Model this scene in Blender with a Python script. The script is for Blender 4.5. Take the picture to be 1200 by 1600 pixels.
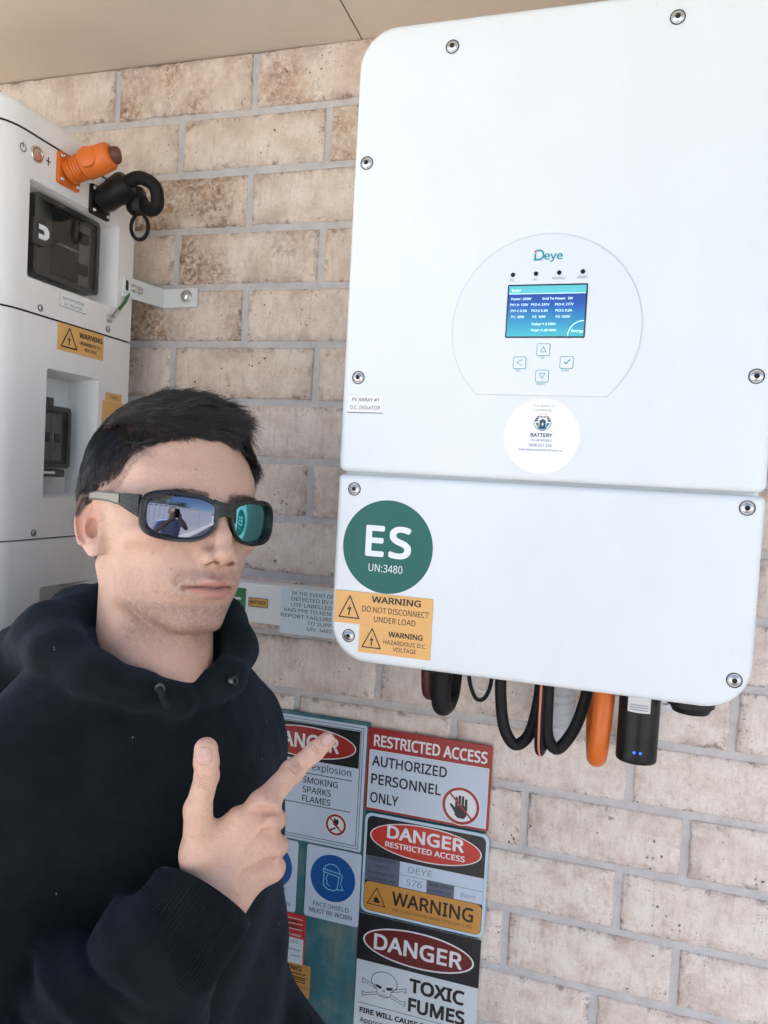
import bpy, bmesh, math, random
import numpy as np
from mathutils import Matrix, Vector
from mathutils.geometry import tessellate_polygon

for _o in list(bpy.data.objects):
    bpy.data.objects.remove(_o, do_unlink=True)
SC = bpy.context.scene
COL = SC.collection
RAD = math.radians

# ------------------------------------------------------------------ camera
CAM_POS = Vector((0.78674, -1.02610, 1.60026))
CAM_R = ((0.95504551, 0.29134787, 0.05481326),
         (0.06525110, -0.02622366, -0.99752424),
         (-0.28918916, 0.95625767, -0.04405556))
cam_data = bpy.data.cameras.new('camera')
cam_data.sensor_fit = 'VERTICAL'
cam_data.sensor_height = 24.0
cam_data.lens = 24.0 * 1172.316 / 1600.0
cam_data.clip_start = 0.02
cam_data.clip_end = 400.0
cam = bpy.data.objects.new('camera', cam_data)
COL.objects.link(cam)
_r, _d, _f = [Vector(v) for v in CAM_R]
_m = Matrix.Identity(4)
for _i in range(3):
    _m[_i][0], _m[_i][1], _m[_i][2], _m[_i][3] = _r[_i], -_d[_i], -_f[_i], CAM_POS[_i]
cam.matrix_world = _m
SC.camera = cam

# ------------------------------------------------------------------ sky, sun, exposure
SUN_EL, SUN_AZ = RAD(52), RAD(-28)          # azimuth measured clockwise from +Y
world = bpy.data.worlds.new('World')
SC.world = world
world.use_nodes = True
_nt = world.node_tree
_nt.nodes.clear()
_sky = _nt.nodes.new('ShaderNodeTexSky')
_sky.sky_type = 'NISHITA'
_sky.sun_disc = False
_sky.sun_elevation = SUN_EL
_sky.sun_rotation = SUN_AZ
_sky.air_density = 1.0
_sky.dust_density = 1.5
_bg = _nt.nodes.new('ShaderNodeBackground')
_bg.inputs[1].default_value = 0.10
_wo = _nt.nodes.new('ShaderNodeOutputWorld')
_nt.links.new(_sky.outputs[0], _bg.inputs[0])
_nt.links.new(_bg.outputs[0], _wo.inputs[0])
_sl = bpy.data.lights.new('sun', 'SUN')
_sl.energy = 5.0
_sl.angle = RAD(0.6)
_sl.color = (1.0, 0.95, 0.88)
sun = bpy.data.objects.new('sun', _sl)
COL.objects.link(sun)
_sd = Vector((math.sin(SUN_AZ) * math.cos(SUN_EL), math.cos(SUN_AZ) * math.cos(SUN_EL), math.sin(SUN_EL)))
sun.rotation_euler = _sd.to_track_quat('Z', 'Y').to_euler()
sun.location = (0, -4, 6)
SC.view_settings.view_transform = 'Standard'
SC.view_settings.look = 'None'
SC.view_settings.exposure = 2.0
SC.view_settings.gamma = 1.0
SC.view_settings.use_curve_mapping = False

# ------------------------------------------------------------------ materials
def srgb(r, g, b):
    def f(c):
        c /= 255.0
        return c / 12.92 if c <= 0.04045 else ((c + 0.055) / 1.055) ** 2.4
    return (f(r), f(g), f(b), 1.0)

class NT:
    """small helper round a material's node tree"""
    def __init__(self, name):
        self.m = bpy.data.materials.new(name)
        self.m.use_nodes = True
        self.t = self.m.node_tree
        self.b = self.t.nodes['Principled BSDF']
    def n(self, kind, **kw):
        nd = self.t.nodes.new(kind)
        for k, v in kw.items():
            if k.startswith('i_'):
                nd.inputs[k[2:].replace('_', ' ')].default_value = v
            else:
                setattr(nd, k, v)
        return nd
    def l(self, a, b):
        self.t.links.new(a, b)
    def noise(self, vec, scale, detail=3.0, rough=0.55):
        nd = self.n('ShaderNodeTexNoise')
        nd.inputs['Scale'].default_value = scale
        nd.inputs['Detail'].default_value = detail
        nd.inputs['Roughness'].default_value = rough
        if vec is not None:
            self.l(vec, nd.inputs['Vector'])
        return nd.outputs['Fac']
    def ramp(self, fac, stops):
        nd = self.n('ShaderNodeValToRGB')
        e = nd.color_ramp.elements
        while len(e) < len(stops):
            e.new(0.5)
        for el, (p, c) in zip(e, stops):
            el.position = p
            el.color = c if not isinstance(c, (int, float)) else (c, c, c, 1)
        self.l(fac, nd.inputs['Fac'])
        return nd.outputs['Color']
    def mix(self, fac, a, b, mode='MIX'):
        nd = self.n('ShaderNodeMix', data_type='RGBA', blend_type=mode)
        for s, v in ((0, fac), (6, a), (7, b)):
            if isinstance(v, (int, float)):
                nd.inputs[s].default_value = v
            elif isinstance(v, tuple):
                nd.inputs[s].default_value = v
            else:
                self.l(v, nd.inputs[s])
        return nd.outputs[2]
    def math(self, op, a, b=0.0):
        nd = self.n('ShaderNodeMath', operation=op)
        for s, v in ((0, a), (1, b)):
            if isinstance(v, (int, float)):
                nd.inputs[s].default_value = v
            else:
                self.l(v, nd.inputs[s])
        return nd.outputs[0]
    def bump(self, h, dist, strength=1.0, normal=None):
        nd = self.n('ShaderNodeBump')
        nd.inputs['Distance'].default_value = dist
        nd.inputs['Strength'].default_value = strength
        self.l(h, nd.inputs['Height'])
        if normal is not None:
            self.l(normal, nd.inputs['Normal'])
        self.l(nd.outputs[0], self.b.inputs['Normal'])
        return nd.outputs[0]

_mc = {}
def mat(name, col, rough=0.5, metal=0.0, spec=0.5, grain=0.0, gscale=60.0, bump=0.0, coat=0.0, emit=None):
    """plain painted / plastic / metal surface with slight tonal grain and relief"""
    if name in _mc:
        return _mc[name]
    t = NT(name)
    t.b.inputs['Base Color'].default_value = col
    t.b.inputs['Roughness'].default_value = rough
    t.b.inputs['Metallic'].default_value = metal
    t.b.inputs['Specular IOR Level'].default_value = spec
    t.b.inputs['Coat Weight'].default_value = coat
    if grain or bump:
        tc = t.n('ShaderNodeTexCoord').outputs['Object']
        f = t.noise(tc, gscale, 4.0)
        if grain:
            lo = tuple(c * (1 - grain) for c in col[:3]) + (1,)
            hi = tuple(min(1, c * (1 + grain)) for c in col[:3]) + (1,)
            t.l(t.ramp(f, [(0.3, lo), (0.7, hi)]), t.b.inputs['Base Color'])
            r2 = t.noise(tc, gscale * 0.37, 3.0)
            t.l(t.math('ADD', t.math('MULTIPLY', r2, 0.2), rough - 0.1), t.b.inputs['Roughness'])
        if bump:
            t.bump(t.noise(tc, gscale * 12, 2.0), bump)
    if emit:
        t.b.inputs['Emission Color'].default_value = emit[0]
        t.b.inputs['Emission Strength'].default_value = emit[1]
    _mc[name] = t.m
    return t.m

# ------------------------------------------------------------------ mesh building
class Fr:
    """a flat frame on a wall or cabinet side: a to the right, b up, c out of the surface"""
    def __init__(self, o, u, n):
        self.o, self.u, self.n = Vector(o), Vector(u).normalized(), Vector(n).normalized()
        self.v = Vector((0, 0, 1))
    def __call__(self, a, b, c=0.0):
        return self.o + self.u * a + self.v * b + self.n * c
WALL = Fr((0, 0, 0), (1, 0, 0), (0, -1, 0))            # brick wall face: a = X, b = Z, c = distance in front
SIDE = Fr((0.1, 0, 0), (0, 1, 0), (1, 0, 0))           # battery side panel: a = Y, b = Z

class MB:
    def __init__(self):
        self.v, self.f, self.mi = [], [], []
    def add(self, vs, fs):
        o = len(self.v)
        self.v.extend([tuple(p) for p in vs])
        self.f.extend([tuple(i + o for i in f) for f in fs])
    # stacked closed loops, capped
    def loops(self, ls, cap0=True, cap1=True):
        n = len(ls[0])
        vs = [p for l in ls for p in l]
        fs = []
        for k in range(len(ls) - 1):
            for i in range(n):
                j = (i + 1) % n
                fs.append((k * n + i, k * n + j, (k + 1) * n + j, (k + 1) * n + i))
        if cap0:
            fs.append(tuple(reversed(range(n))))
        if cap1:
            fs.append(tuple((len(ls) - 1) * n + i for i in range(n)))
        self.add(vs, fs)
    def prism(self, fr, prof, c0, c1, bev=0.0, seg=3):
        """prof(inset) -> 2D loop (anticlockwise seen from outside); from c0 (back) to c1 (front, rounded edge)"""
        ls = [[fr(a, b, c0) for a, b in prof(0.0)]]
        if bev > 0:
            for k in range(seg + 1):
                t = k / seg * math.pi / 2
                ls.append([fr(a, b, c1 - bev + bev * math.sin(t)) for a, b in prof(bev * (1 - math.cos(t)))])
        else:
            ls.append([fr(a, b, c1) for a, b in prof(0.0)])
        self.loops(ls)
    def rbox(self, fr, a0, a1, b0, b1, c0, c1, r=0.0, bev=0.0, seg=3, rs=5):
        self.prism(fr, lambda i: rrect(a0 + i, a1 - i, b0 + i, b1 - i, max(r - i, 0.0), rs), c0, c1, bev, seg)
    def lathe(self, o, axis, prof, n=20):
        """prof: list of (t along axis, radius)"""
        ax = Vector(axis).normalized()
        u = ax.orthogonal().normalized()
        w = ax.cross(u)
        o = Vector(o)
        self.loops([[o + ax * t + (u * math.cos(2 * math.pi * i / n) + w * math.sin(2 * math.pi * i / n)) * max(r, 1e-5)
                     for i in range(n)] for t, r in prof])
    def tube(self, pts, rad, n=10, samples=0):
        pts = [Vector(p) for p in pts]
        if samples:
            pts, rad = smooth_path(pts, rad, samples)
        if not isinstance(rad, (list, tuple)):
            rad = [rad] * len(pts)
        ls = []
        nrm = None
        for i, p in enumerate(pts):
            t = (pts[min(i + 1, len(pts) - 1)] - pts[max(i - 1, 0)]).normalized()
            if nrm is None:
                nrm = t.orthogonal().normalized()
            nrm = (nrm - t * nrm.dot(t)).normalized()
            bn = t.cross(nrm)
            ls.append([p + (nrm * math.cos(2 * math.pi * k / n) + bn * math.sin(2 * math.pi * k / n)) * rad[i] for k in range(n)])
        self.loops(ls)

def smooth_path(pts, rad, m):
    """Catmull-Rom through pts"""
    if not isinstance(rad, (list, tuple)):
        rad = [rad] * len(pts)
    out, ro = [], []
    for i in range(len(pts) - 1):
        p0, p1, p2, p3 = pts[max(i - 1, 0)], pts[i], pts[i + 1], pts[min(i + 2, len(pts) - 1)]
        for k in range(m):
            t = k / m
            out.append(0.5 * (2 * p1 + (p2 - p0) * t + (2 * p0 - 5 * p1 + 4 * p2 - p3) * t * t + (3 * p1 - p0 - 3 * p2 + p3) * t ** 3))
            ro.append(rad[i] + (rad[i + 1] - rad[i]) * t)
    return out + [pts[-1]], ro + [rad[-1]]

def rrect(a0, a1, b0, b1, r, n=5):
    if r <= 1e-6:
        return [(a0, b0), (a1, b0), (a1, b1), (a0, b1)]
    out = []
    for ca, cb, s in ((a1 - r, b0 + r, -90), (a1 - r, b1 - r, 0), (a0 + r, b1 - r, 90), (a0 + r, b0 + r, 180)):
        for k in range(n + 1):
            t = RAD(s + 90 * k / n)
            out.append((ca + r * math.cos(t), cb + r * math.sin(t)))
    return out

def circ(a, b, r, n=40, ry=None, t0=0):
    return [(a + r * math.cos(t0 + 2 * math.pi * k / n), b + (ry or r) * math.sin(t0 + 2 * math.pi * k / n)) for k in range(n)]

def props(o, label=None, cat=None, group=None, kind=None):
    for k, v in (('label', label), ('category', cat), ('group', group), ('kind', kind)):
        if v:
            o[k] = v

def thing(name, loc, label, cat, group=None, kind=None):
    o = bpy.data.objects.new(name, None)
    o.empty_display_size = 0.05
    o.location = loc
    COL.objects.link(o)
    props(o, label, cat, group, kind)
    return o

def world_loc(o):
    p = Vector((0, 0, 0))
    while o is not None:
        p += o.location
        o = o.parent
    return p

def obj(name, mb, m, parent=None, smooth=40, label=None, cat=None, group=None, kind=None, loc=None):
    """one mesh object; geometry is given in world coordinates and stored relative to its parent (or loc)"""
    me = bpy.data.meshes.new(name)
    off = world_loc(parent) if parent is not None else Vector(loc or (0, 0, 0))
    me.from_pydata([(p[0] - off[0], p[1] - off[1], p[2] - off[2]) for p in mb.v], [], mb.f)
    for mm in (m if isinstance(m, (list, tuple)) else [m]):
        me.materials.append(mm)
    if mb.mi:
        me.polygons.foreach_set('material_index', mb.mi)
    me.update()
    if smooth:
        me.shade_smooth()
        me.set_sharp_from_angle(angle=RAD(smooth))
    o = bpy.data.objects.new(name, me)
    COL.objects.link(o)
    if parent is not None:
        o.parent = parent
    else:
        o.location = off
    props(o, label, cat, group, kind)
    return o

def copy_part(o, parent, off):
    c = o.copy()
    COL.objects.link(c)
    c.parent = parent
    c.location = o.location + Vector(off)
    return c

# ------------------------------------------------------------------ flat print: lettering and symbols as thin real shapes
_txt = {}
try:                                   # the sans serif that ships with Blender itself; otherwise the built-in one
    FONT = bpy.data.fonts.load(bpy.utils.system_resource('DATAFILES', path='fonts') + '/NotoSansMath-Regular.woff2')
except Exception:
    FONT = None
def _inside(p, poly):
    x, y = p
    r = False
    for i in range(len(poly)):
        (x0, y0), (x1, y1) = poly[i - 1], poly[i]
        if (y0 > y) != (y1 > y) and x < (x1 - x0) * (y - y0) / (y1 - y0) + x0:
            r = not r
    return r
def text_mesh(s):
    """outline of a word as (2D verts in font units with a layer number, faces, left, right); overlapping strokes stay separate"""
    if s not in _txt:
        cu = bpy.data.curves.new('t', 'FONT')
        cu.body = s
        if FONT:
            cu.font = FONT
        cu.size = 1.0
        o = bpy.data.objects.new('t', cu)
        COL.objects.link(o)
        dg = bpy.context.evaluated_depsgraph_get()
        c2 = o.evaluated_get(dg).to_curve(dg)
        loops = []
        for sp in c2.splines:
            bp = sp.bezier_points
            n = len(bp)
            lp = []
            for k in range(n):
                p0, p1 = bp[k], bp[(k + 1) % n]
                a, h0, h1, d = p0.co, p0.handle_right, p1.handle_left, p1.co
                flat = ((h0 - a).cross(d - a)).length + ((h1 - d).cross(a - d)).length < 1e-5
                for t in ([0] if flat else [0, .25, .5, .75]):
                    q = a * (1 - t) ** 3 + h0 * 3 * t * (1 - t) ** 2 + h1 * 3 * t * t * (1 - t) + d * t ** 3
                    if not lp or (lp[-1][0] - q.x) ** 2 + (lp[-1][1] - q.y) ** 2 > 1e-8:
                        lp.append((q.x, q.y))
            if len(lp) > 2:
                ar = sum(lp[k - 1][0] * lp[k][1] - lp[k][0] * lp[k - 1][1] for k in range(len(lp)))
                loops.append((ar, lp))
        bpy.data.objects.remove(o)
        bpy.data.curves.remove(cu)
        vs, fs = [], []
        sgn = math.copysign(1, max(loops, key=lambda l: abs(l[0]))[0]) if loops else 1
        outer = [l for l in loops if l[0] * sgn > 0]
        for k, (ar, lp) in enumerate(outer):
            holes = [h for a2, h in loops if a2 * sgn < 0 and abs(a2) < abs(ar) and all(_inside(q, lp) for q in h[::3])]
            grp = [lp] + holes
            tri = tessellate_polygon([[Vector((x, y, 0)) for x, y in g] for g in grp])
            base = len(vs)
            vs += [(x, y, k % 4) for g in grp for x, y in g]
            for t in tri:
                (ax, ay, _), (bx, by, _), (cx, cy, _) = [vs[base + i] for i in t]
                if (bx - ax) * (cy - ay) - (by - ay) * (cx - ax) < 0:
                    t = t[::-1]
                fs.append(tuple(base + i for i in t))
        xs = [v[0] for v in vs] or [0]
        _txt[s] = (vs, fs, min(xs), max(xs))
    return _txt[s]

CAP = max(v[1] for v in text_mesh('H')[0])        # cap height at size 1

class Print:
    """collects flat shapes in a frame at a small height above the surface"""
    def __init__(self, fr, c):
        self.fr, self.c, self.mb = fr, c, MB()
    def poly(self, pts, dc=0.0):
        vs = [self.fr(a, b, self.c + dc) for a, b in pts]
        self.mb.add(vs, [tuple(range(len(vs)))])
        return self
    def band(self, outer, inner, dc=0.0):
        n = len(outer)
        vs = [self.fr(a, b, self.c + dc) for a, b in outer + inner]
        self.mb.add(vs, [(i, (i + 1) % n, n + (i + 1) % n, n + i) for i in range(n)])
        return self
    def line(self, pts, w, dc=0.0, closed=False):
        n = len(pts)
        for i in range(n if closed else n - 1):
            (a0, b0), (a1, b1) = pts[i], pts[(i + 1) % n]
            L = math.hypot(a1 - a0, b1 - b0) or 1e-6
            ta, tb = (a1 - a0) / L * w / 2, (b1 - b0) / L * w / 2
            na, nb = -tb, ta
            self.poly([(a0 - ta * .6 - na, b0 - tb * .6 - nb), (a1 + ta * .6 - na, b1 + tb * .6 - nb),
                       (a1 + ta * .6 + na, b1 + tb * .6 + nb), (a0 - ta * .6 + na, b0 - tb * .6 + nb)], dc + (i % 7) * 2e-6)
        return self
    def text(self, s, a, b, cap, width=None, bold=0.0, align='C', dc=0.0, rot=0.0, slant=0.0):
        """baseline-centred text; cap = cap height in metres, width = total width to fit; bold = stroke widening in font units"""
        vs, fs, x0, x1 = text_mesh(s)
        sy = (cap / CAP) / (1 + 2 * bold / CAP)
        sx = width / max(x1 - x0 + 2 * bold, 1e-6) if width else sy
        ox = {'C': -(x0 + x1) / 2, 'L': -x0 + bold, 'R': -x1 - bold}[align]
        cr, sr = math.cos(rot), math.sin(rot)
        sh = [(0, 0)] if not bold else [(0, 0)] + [(bold * math.cos(t), bold * math.sin(t)) for t in (.4, 1.2, 1.95, 2.75, 3.53, 4.33, 5.1, 5.9)]
        for k, (hx, hy) in enumerate(sh):
            out = []
            for x, y, lay in vs:
                y = y + bold
                px, py = (x + ox + hx) * sx + slant * y * sy, (y + hy) * sy
                out.append(self.fr(a + px * cr - py * sr, b + px * sr + py * cr, self.c + dc + k * 1.2e-5 + lay * 3e-6))
            self.mb.add(out, fs)
        return self
    def done(self, name, m, parent, **kw):
        if not self.mb.f:
            return None
        return obj(name, self.mb, m, parent, smooth=0, **kw)

# ------------------------------------------------------------------ implicit surfaces -> one continuous mesh (people, cloth)
def smin(a, b, k):
    h = np.clip(0.5 + 0.5 * (b - a) / k, 0, 1)
    return b + (a - b) * h - k * h * (1 - h)
def smax(a, b, k):
    return -smin(-a, -b, k)
def ssub(a, b, k):
    return smax(a, -b, k)
def sd_ell(P, c, r, R=None):
    q = P - np.asarray(c, np.float32)
    if R is not None:
        q = q @ np.asarray(R, np.float32)
    r = np.asarray(r, np.float32)
    k0 = np.sqrt(((q / r) ** 2).sum(1))
    k1 = np.sqrt(((q / (r * r)) ** 2).sum(1)) + 1e-9
    return k0 * (k0 - 1) / k1
def sd_cap(P, a, b, ra, rb):
    a = np.asarray(a, np.float32)
    b = np.asarray(b, np.float32)
    ba = b - a
    pa = P - a
    h = np.clip(pa @ ba / (ba @ ba), 0, 1)
    return np.sqrt(((pa - h[:, None] * ba) ** 2).sum(1)) - (ra + (rb - ra) * h)
def rotx(t):
    c, s = math.cos(t), math.sin(t)
    return np.array([[1, 0, 0], [0, c, -s], [0, s, c]])
def roty(t):
    c, s = math.cos(t), math.sin(t)
    return np.array([[c, 0, s], [0, 1, 0], [-s, 0, c]])
def rotz(t):
    c, s = math.cos(t), math.sin(t)
    return np.array([[c, -s, 0], [s, c, 0], [0, 0, 1]])

def mesh_sdf(f, lo, hi, h, slack=2.2):
    """surface nets over a narrow band; returns (verts, quads)"""
    lo = np.asarray(lo, np.float32)
    n = np.ceil((np.asarray(hi) - lo) / (4 * h)).astype(int) + 1
    ax = [lo[i] + (np.arange(n[i]) + 0.5) * 4 * h for i in range(3)]
    G = np.stack(np.meshgrid(*ax, indexing='ij'), -1).reshape(-1, 3).astype(np.float32)
    D = f(G).reshape(n)
    flag = np.abs(D) < 4 * h * slack
    F = np.repeat(np.repeat(np.repeat(D, 4, 0), 4, 1), 4, 2).astype(np.float32)
    M = np.repeat(np.repeat(np.repeat(flag, 4, 0), 4, 1), 4, 2)
    idx = np.argwhere(M)
    P = (lo + idx * h).astype(np.float32)
    val = np.empty(len(P), np.float32)
    for s in range(0, len(P), 400000):
        val[s:s + 400000] = f(P[s:s + 400000])
    F[idx[:, 0], idx[:, 1], idx[:, 2]] = val
    S = F < 0
    c = [S[i:S.shape[0] - 1 + i, j:S.shape[1] - 1 + j, k:S.shape[2] - 1 + k] for i in (0, 1) for j in (0, 1) for k in (0, 1)]
    al = c[0].copy()
    an = c[0].copy()
    for q in c[1:]:
        al &= q
        an |= q
    cells = np.argwhere(an & ~al)
    cid = -np.ones(al.shape, np.int64)
    cid[cells[:, 0], cells[:, 1], cells[:, 2]] = np.arange(len(cells))
    acc = np.zeros((len(cells), 3))
    cnt = np.zeros(len(cells))
    for a in range(3):
        for u in (0, 1):
            for w in (0, 1):
                o0 = [0, 0, 0]
                o0[(a + 1) % 3], o0[(a + 2) % 3] = u, w
                o1 = list(o0)
                o1[a] = 1
                i0, i1 = cells + o0, cells + o1
                f0 = F[i0[:, 0], i0[:, 1], i0[:, 2]]
                f1 = F[i1[:, 0], i1[:, 1], i1[:, 2]]
                x = (f0 < 0) != (f1 < 0)
                t = np.where(x, f0 / np.where(f0 == f1, 1, f0 - f1), 0)
                p = np.tile(np.array(o0, float), (len(cells), 1))
                p[:, a] = t
                acc[x] += p[x]
                cnt[x] += 1
    V = lo + (cells + acc / cnt[:, None]) * h
    Q = []
    for a in range(3):
        b, d = (a + 1) % 3, (a + 2) % 3
        s0 = [slice(None)] * 3
        s1 = [slice(None)] * 3
        s0[a], s1[a] = slice(0, -1), slice(1, None)
        e = np.argwhere(S[tuple(s0)] != S[tuple(s1)])
        e = e[(e[:, b] > 0) & (e[:, d] > 0) & (e[:, b] < S.shape[b] - 1) & (e[:, d] < S.shape[d] - 1)]
        q = []
        for db, dd in ((1, 1), (0, 1), (0, 0), (1, 0)):
            k = e.copy()
            k[:, b] -= db
            k[:, d] -= dd
            q.append(cid[k[:, 0], k[:, 1], k[:, 2]])
        q = np.stack(q, 1)
        ins = S[e[:, 0], e[:, 1], e[:, 2]]
        q[~ins] = q[~ins][:, ::-1]
        Q.append(q)
    Q = np.concatenate(Q)
    Q = Q[(Q >= 0).all(1)]
    return V.astype(np.float64), Q

def relax(V, Q, it, lam=0.5):
    """a little Laplacian smoothing"""
    e = np.concatenate([Q[:, [0, 1]], Q[:, [1, 2]], Q[:, [2, 3]], Q[:, [3, 0]]])
    n = len(V)
    cnt = np.bincount(e[:, 0], minlength=n) + np.bincount(e[:, 1], minlength=n)
    for _ in range(it):
        s = np.stack([np.bincount(e[:, 0], V[e[:, 1], k], n) + np.bincount(e[:, 1], V[e[:, 0], k], n) for k in range(3)], 1)
        V = V + lam * (s / np.maximum(cnt, 1)[:, None] - V)
    return V

def grad(f, V, e):
    g = np.stack([f((V + d).astype(np.float32)) - f((V - d).astype(np.float32)) for d in np.eye(3) * e], 1)
    return g / (np.linalg.norm(g, axis=1, keepdims=True) + 1e-9)

def np_obj(name, V, Q, m, parent=None, attrs=None, loc=None, label=None, cat=None, group=None, kind=None):
    off = np.array(world_loc(parent) if parent is not None else (loc or (0, 0, 0)))
    me = bpy.data.meshes.new(name)
    k = Q.shape[1]
    me.vertices.add(len(V))
    me.vertices.foreach_set('co', (V - off).astype(np.float32).ravel())
    me.loops.add(Q.size)
    me.loops.foreach_set('vertex_index', Q.astype(np.int32).ravel())
    me.polygons.add(len(Q))
    me.polygons.foreach_set('loop_start', np.arange(0, Q.size, k, dtype=np.int32))
    me.update(calc_edges=True)
    me.validate()
    me.shade_smooth()
    for an, av in (attrs or {}).items():
        if av.ndim == 1:
            at = me.attributes.new(an, 'FLOAT', 'POINT')
            at.data.foreach_set('value', av.astype(np.float32))
        else:
            at = me.attributes.new(an, 'FLOAT_COLOR', 'POINT')
            at.data.foreach_set('color', np.concatenate([av, np.ones((len(av), 1))], 1).astype(np.float32).ravel())
    me.materials.append(m)
    o = bpy.data.objects.new(name, me)
    COL.objects.link(o)
    if parent is not None:
        o.parent = parent
    else:
        o.location = off
    props(o, label, cat, group, kind)
    return o

def sstep(a, b, x):
    t = np.clip((x - a) / (b - a), 0, 1)
    return t * t * (3 - 2 * t)

def vnoise(P, seed=0, octaves=3):
    """cheap smooth value noise on points (unit lattice)"""
    out = np.zeros(len(P))
    amp = 1.0
    for o in range(octaves):
        q = P * 2 ** o + 17.3 * seed + 5.1 * o
        i = np.floor(q).astype(np.int64)
        t = q - i
        t = t * t * (3 - 2 * t)
        tot = 0
        for dx in (0, 1):
            for dy in (0, 1):
                for dz in (0, 1):
                    hsh = ((i[:, 0] + dx) * 73856093) ^ ((i[:, 1] + dy) * 19349663) ^ ((i[:, 2] + dz) * 83492791) ^ (seed * 2654435)
                    hsh = (hsh ^ (hsh >> 13)) * 1274126177
                    r = ((hsh ^ (hsh >> 16)) & 0xFFFF) / 65535.0 - 0.5
                    wgt = (t[:, 0] if dx else 1 - t[:, 0]) * (t[:, 1] if dy else 1 - t[:, 1]) * (t[:, 2] if dz else 1 - t[:, 2])
                    tot = tot + r * wgt
        out += tot * amp
        amp *= 0.5
    return out
# ================================================================== setting
def m_brick():
    t = NT('clay_brick')
    tc = t.n('ShaderNodeTexCoord').outputs['Object']
    oi = t.n('ShaderNodeObjectInfo')
    off = t.n('ShaderNodeVectorMath', operation='SCALE')
    off.inputs[0].default_value = (31.7, 17.1, 23.3)
    t.l(oi.outputs['Random'], off.inputs['Scale'])
    va = t.n('ShaderNodeVectorMath', operation='ADD')
    t.l(tc, va.inputs[0]); t.l(off.outputs[0], va.inputs[1])
    v = va.outputs[0]
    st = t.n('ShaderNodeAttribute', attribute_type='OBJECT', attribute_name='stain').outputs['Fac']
    pink = t.n('ShaderNodeAttribute', attribute_type='OBJECT', attribute_name='pink').outputs['Fac']
    base = t.ramp(t.noise(v, 26, 5, .62), [(0.28, (.60, .49, .39, 1)), (0.5, (.73, .63, .525, 1)), (0.72, (.81, .735, .645, 1))])
    base2 = t.ramp(t.noise(v, 30, 5, .62), [(0.28, (.66, .55, .485, 1)), (0.5, (.78, .695, .63, 1)), (0.72, (.84, .785, .735, 1))])
    col = t.mix(pink, base, base2)
    # fired brown clouds
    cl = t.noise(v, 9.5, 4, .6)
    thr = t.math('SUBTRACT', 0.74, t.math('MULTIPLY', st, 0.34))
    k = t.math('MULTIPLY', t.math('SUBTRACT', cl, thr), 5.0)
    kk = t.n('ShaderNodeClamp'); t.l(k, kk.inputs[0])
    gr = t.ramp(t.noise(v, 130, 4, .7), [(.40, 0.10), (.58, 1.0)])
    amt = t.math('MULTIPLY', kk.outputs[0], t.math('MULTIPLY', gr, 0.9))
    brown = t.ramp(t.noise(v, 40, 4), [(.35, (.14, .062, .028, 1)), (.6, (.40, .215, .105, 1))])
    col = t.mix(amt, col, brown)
    # worn edges: reddish in places, with thin dark chipped lines
    ed = t.n('ShaderNodeAttribute', attribute_type='GEOMETRY', attribute_name='rim').outputs['Fac']
    en = t.ramp(t.noise(v, 20, 4, .65), [(.50, 0.0), (.68, 1.0)])
    col = t.mix(t.math('MULTIPLY', t.math('MULTIPLY', ed, en), .45), col, (.27, .145, .105, 1))
    el = t.ramp(t.noise(v, 60, 5, .72), [(.53, 0.0), (.63, 1.0)])
    col = t.mix(t.math('MULTIPLY', t.ramp(ed, [(.82, 0.0), (1.0, .65)]), el), col, (.11, .075, .06, 1))
    # sandy grain
    fg = t.noise(v, 420, 5, .75)
    col = t.mix(t.ramp(fg, [(.36, .24), (.50, 0.0)]), col, (.33, .235, .18, 1))
    col = t.mix(t.ramp(fg, [(.56, 0.0), (.72, .35)]), col, (.86, .80, .74, 1))
    mg = t.noise(v, 120, 5, .7)
    col = t.mix(t.ramp(mg, [(.28, .30), (.44, 0.0)]), col, (.46, .34, .275, 1))
    # vertical drag marks from the wire cut
    mp = t.n('ShaderNodeMapping'); mp.inputs['Scale'].default_value = (150, 30, 28)
    t.l(v, mp.inputs['Vector'])
    drag = t.noise(mp.outputs[0], 1.0, 3, .6)
    col = t.mix(t.ramp(drag, [(.52, 0.0), (.75, .30)]), col, (.36, .27, .21, 1))
    # small dark pits
    vo = t.n('ShaderNodeTexVoronoi'); vo.inputs['Scale'].default_value = 120; vo.inputs['Randomness'].default_value = 1.0
    wob = t.n('ShaderNodeVectorMath', operation='ADD')
    wn = t.n('ShaderNodeTexNoise'); wn.inputs['Scale'].default_value = 240; t.l(v, wn.inputs['Vector'])
    ws = t.n('ShaderNodeVectorMath', operation='SCALE'); ws.inputs['Scale'].default_value = .006
    t.l(wn.outputs['Color'], ws.inputs[0]); t.l(v, wob.inputs[0]); t.l(ws.outputs[0], wob.inputs[1])
    t.l(wob.outputs[0], vo.inputs['Vector'])
    sz = t.math('MULTIPLY', t.ramp(t.noise(v, 34, 3), [(.48, 0.0), (.72, 1.0)]), .34)
    pit = t.math('SUBTRACT', sz, vo.outputs['Distance'])
    pk = t.n('ShaderNodeClamp'); t.l(t.math('MULTIPLY', pit, 14.0), pk.inputs[0])
    pm = t.math('MULTIPLY', pk.outputs[0], t.ramp(vo.outputs['Color'], [(.45, 0.0), (.6, 1.0)]))
    col = t.mix(t.math('MULTIPLY', pm, .8), col, (.10, .062, .045, 1))
    v2 = t.n('ShaderNodeTexVoronoi'); v2.inputs['Scale'].default_value = 300; t.l(wob.outputs[0], v2.inputs['Vector'])
    s2 = t.math('MULTIPLY', t.ramp(t.noise(v, 28, 3), [(.42, 0.0), (.7, 1.0)]), .36)
    p2 = t.n('ShaderNodeClamp'); t.l(t.math('MULTIPLY', t.math('SUBTRACT', s2, v2.outputs['Distance']), 9.0), p2.inputs[0])
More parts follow.
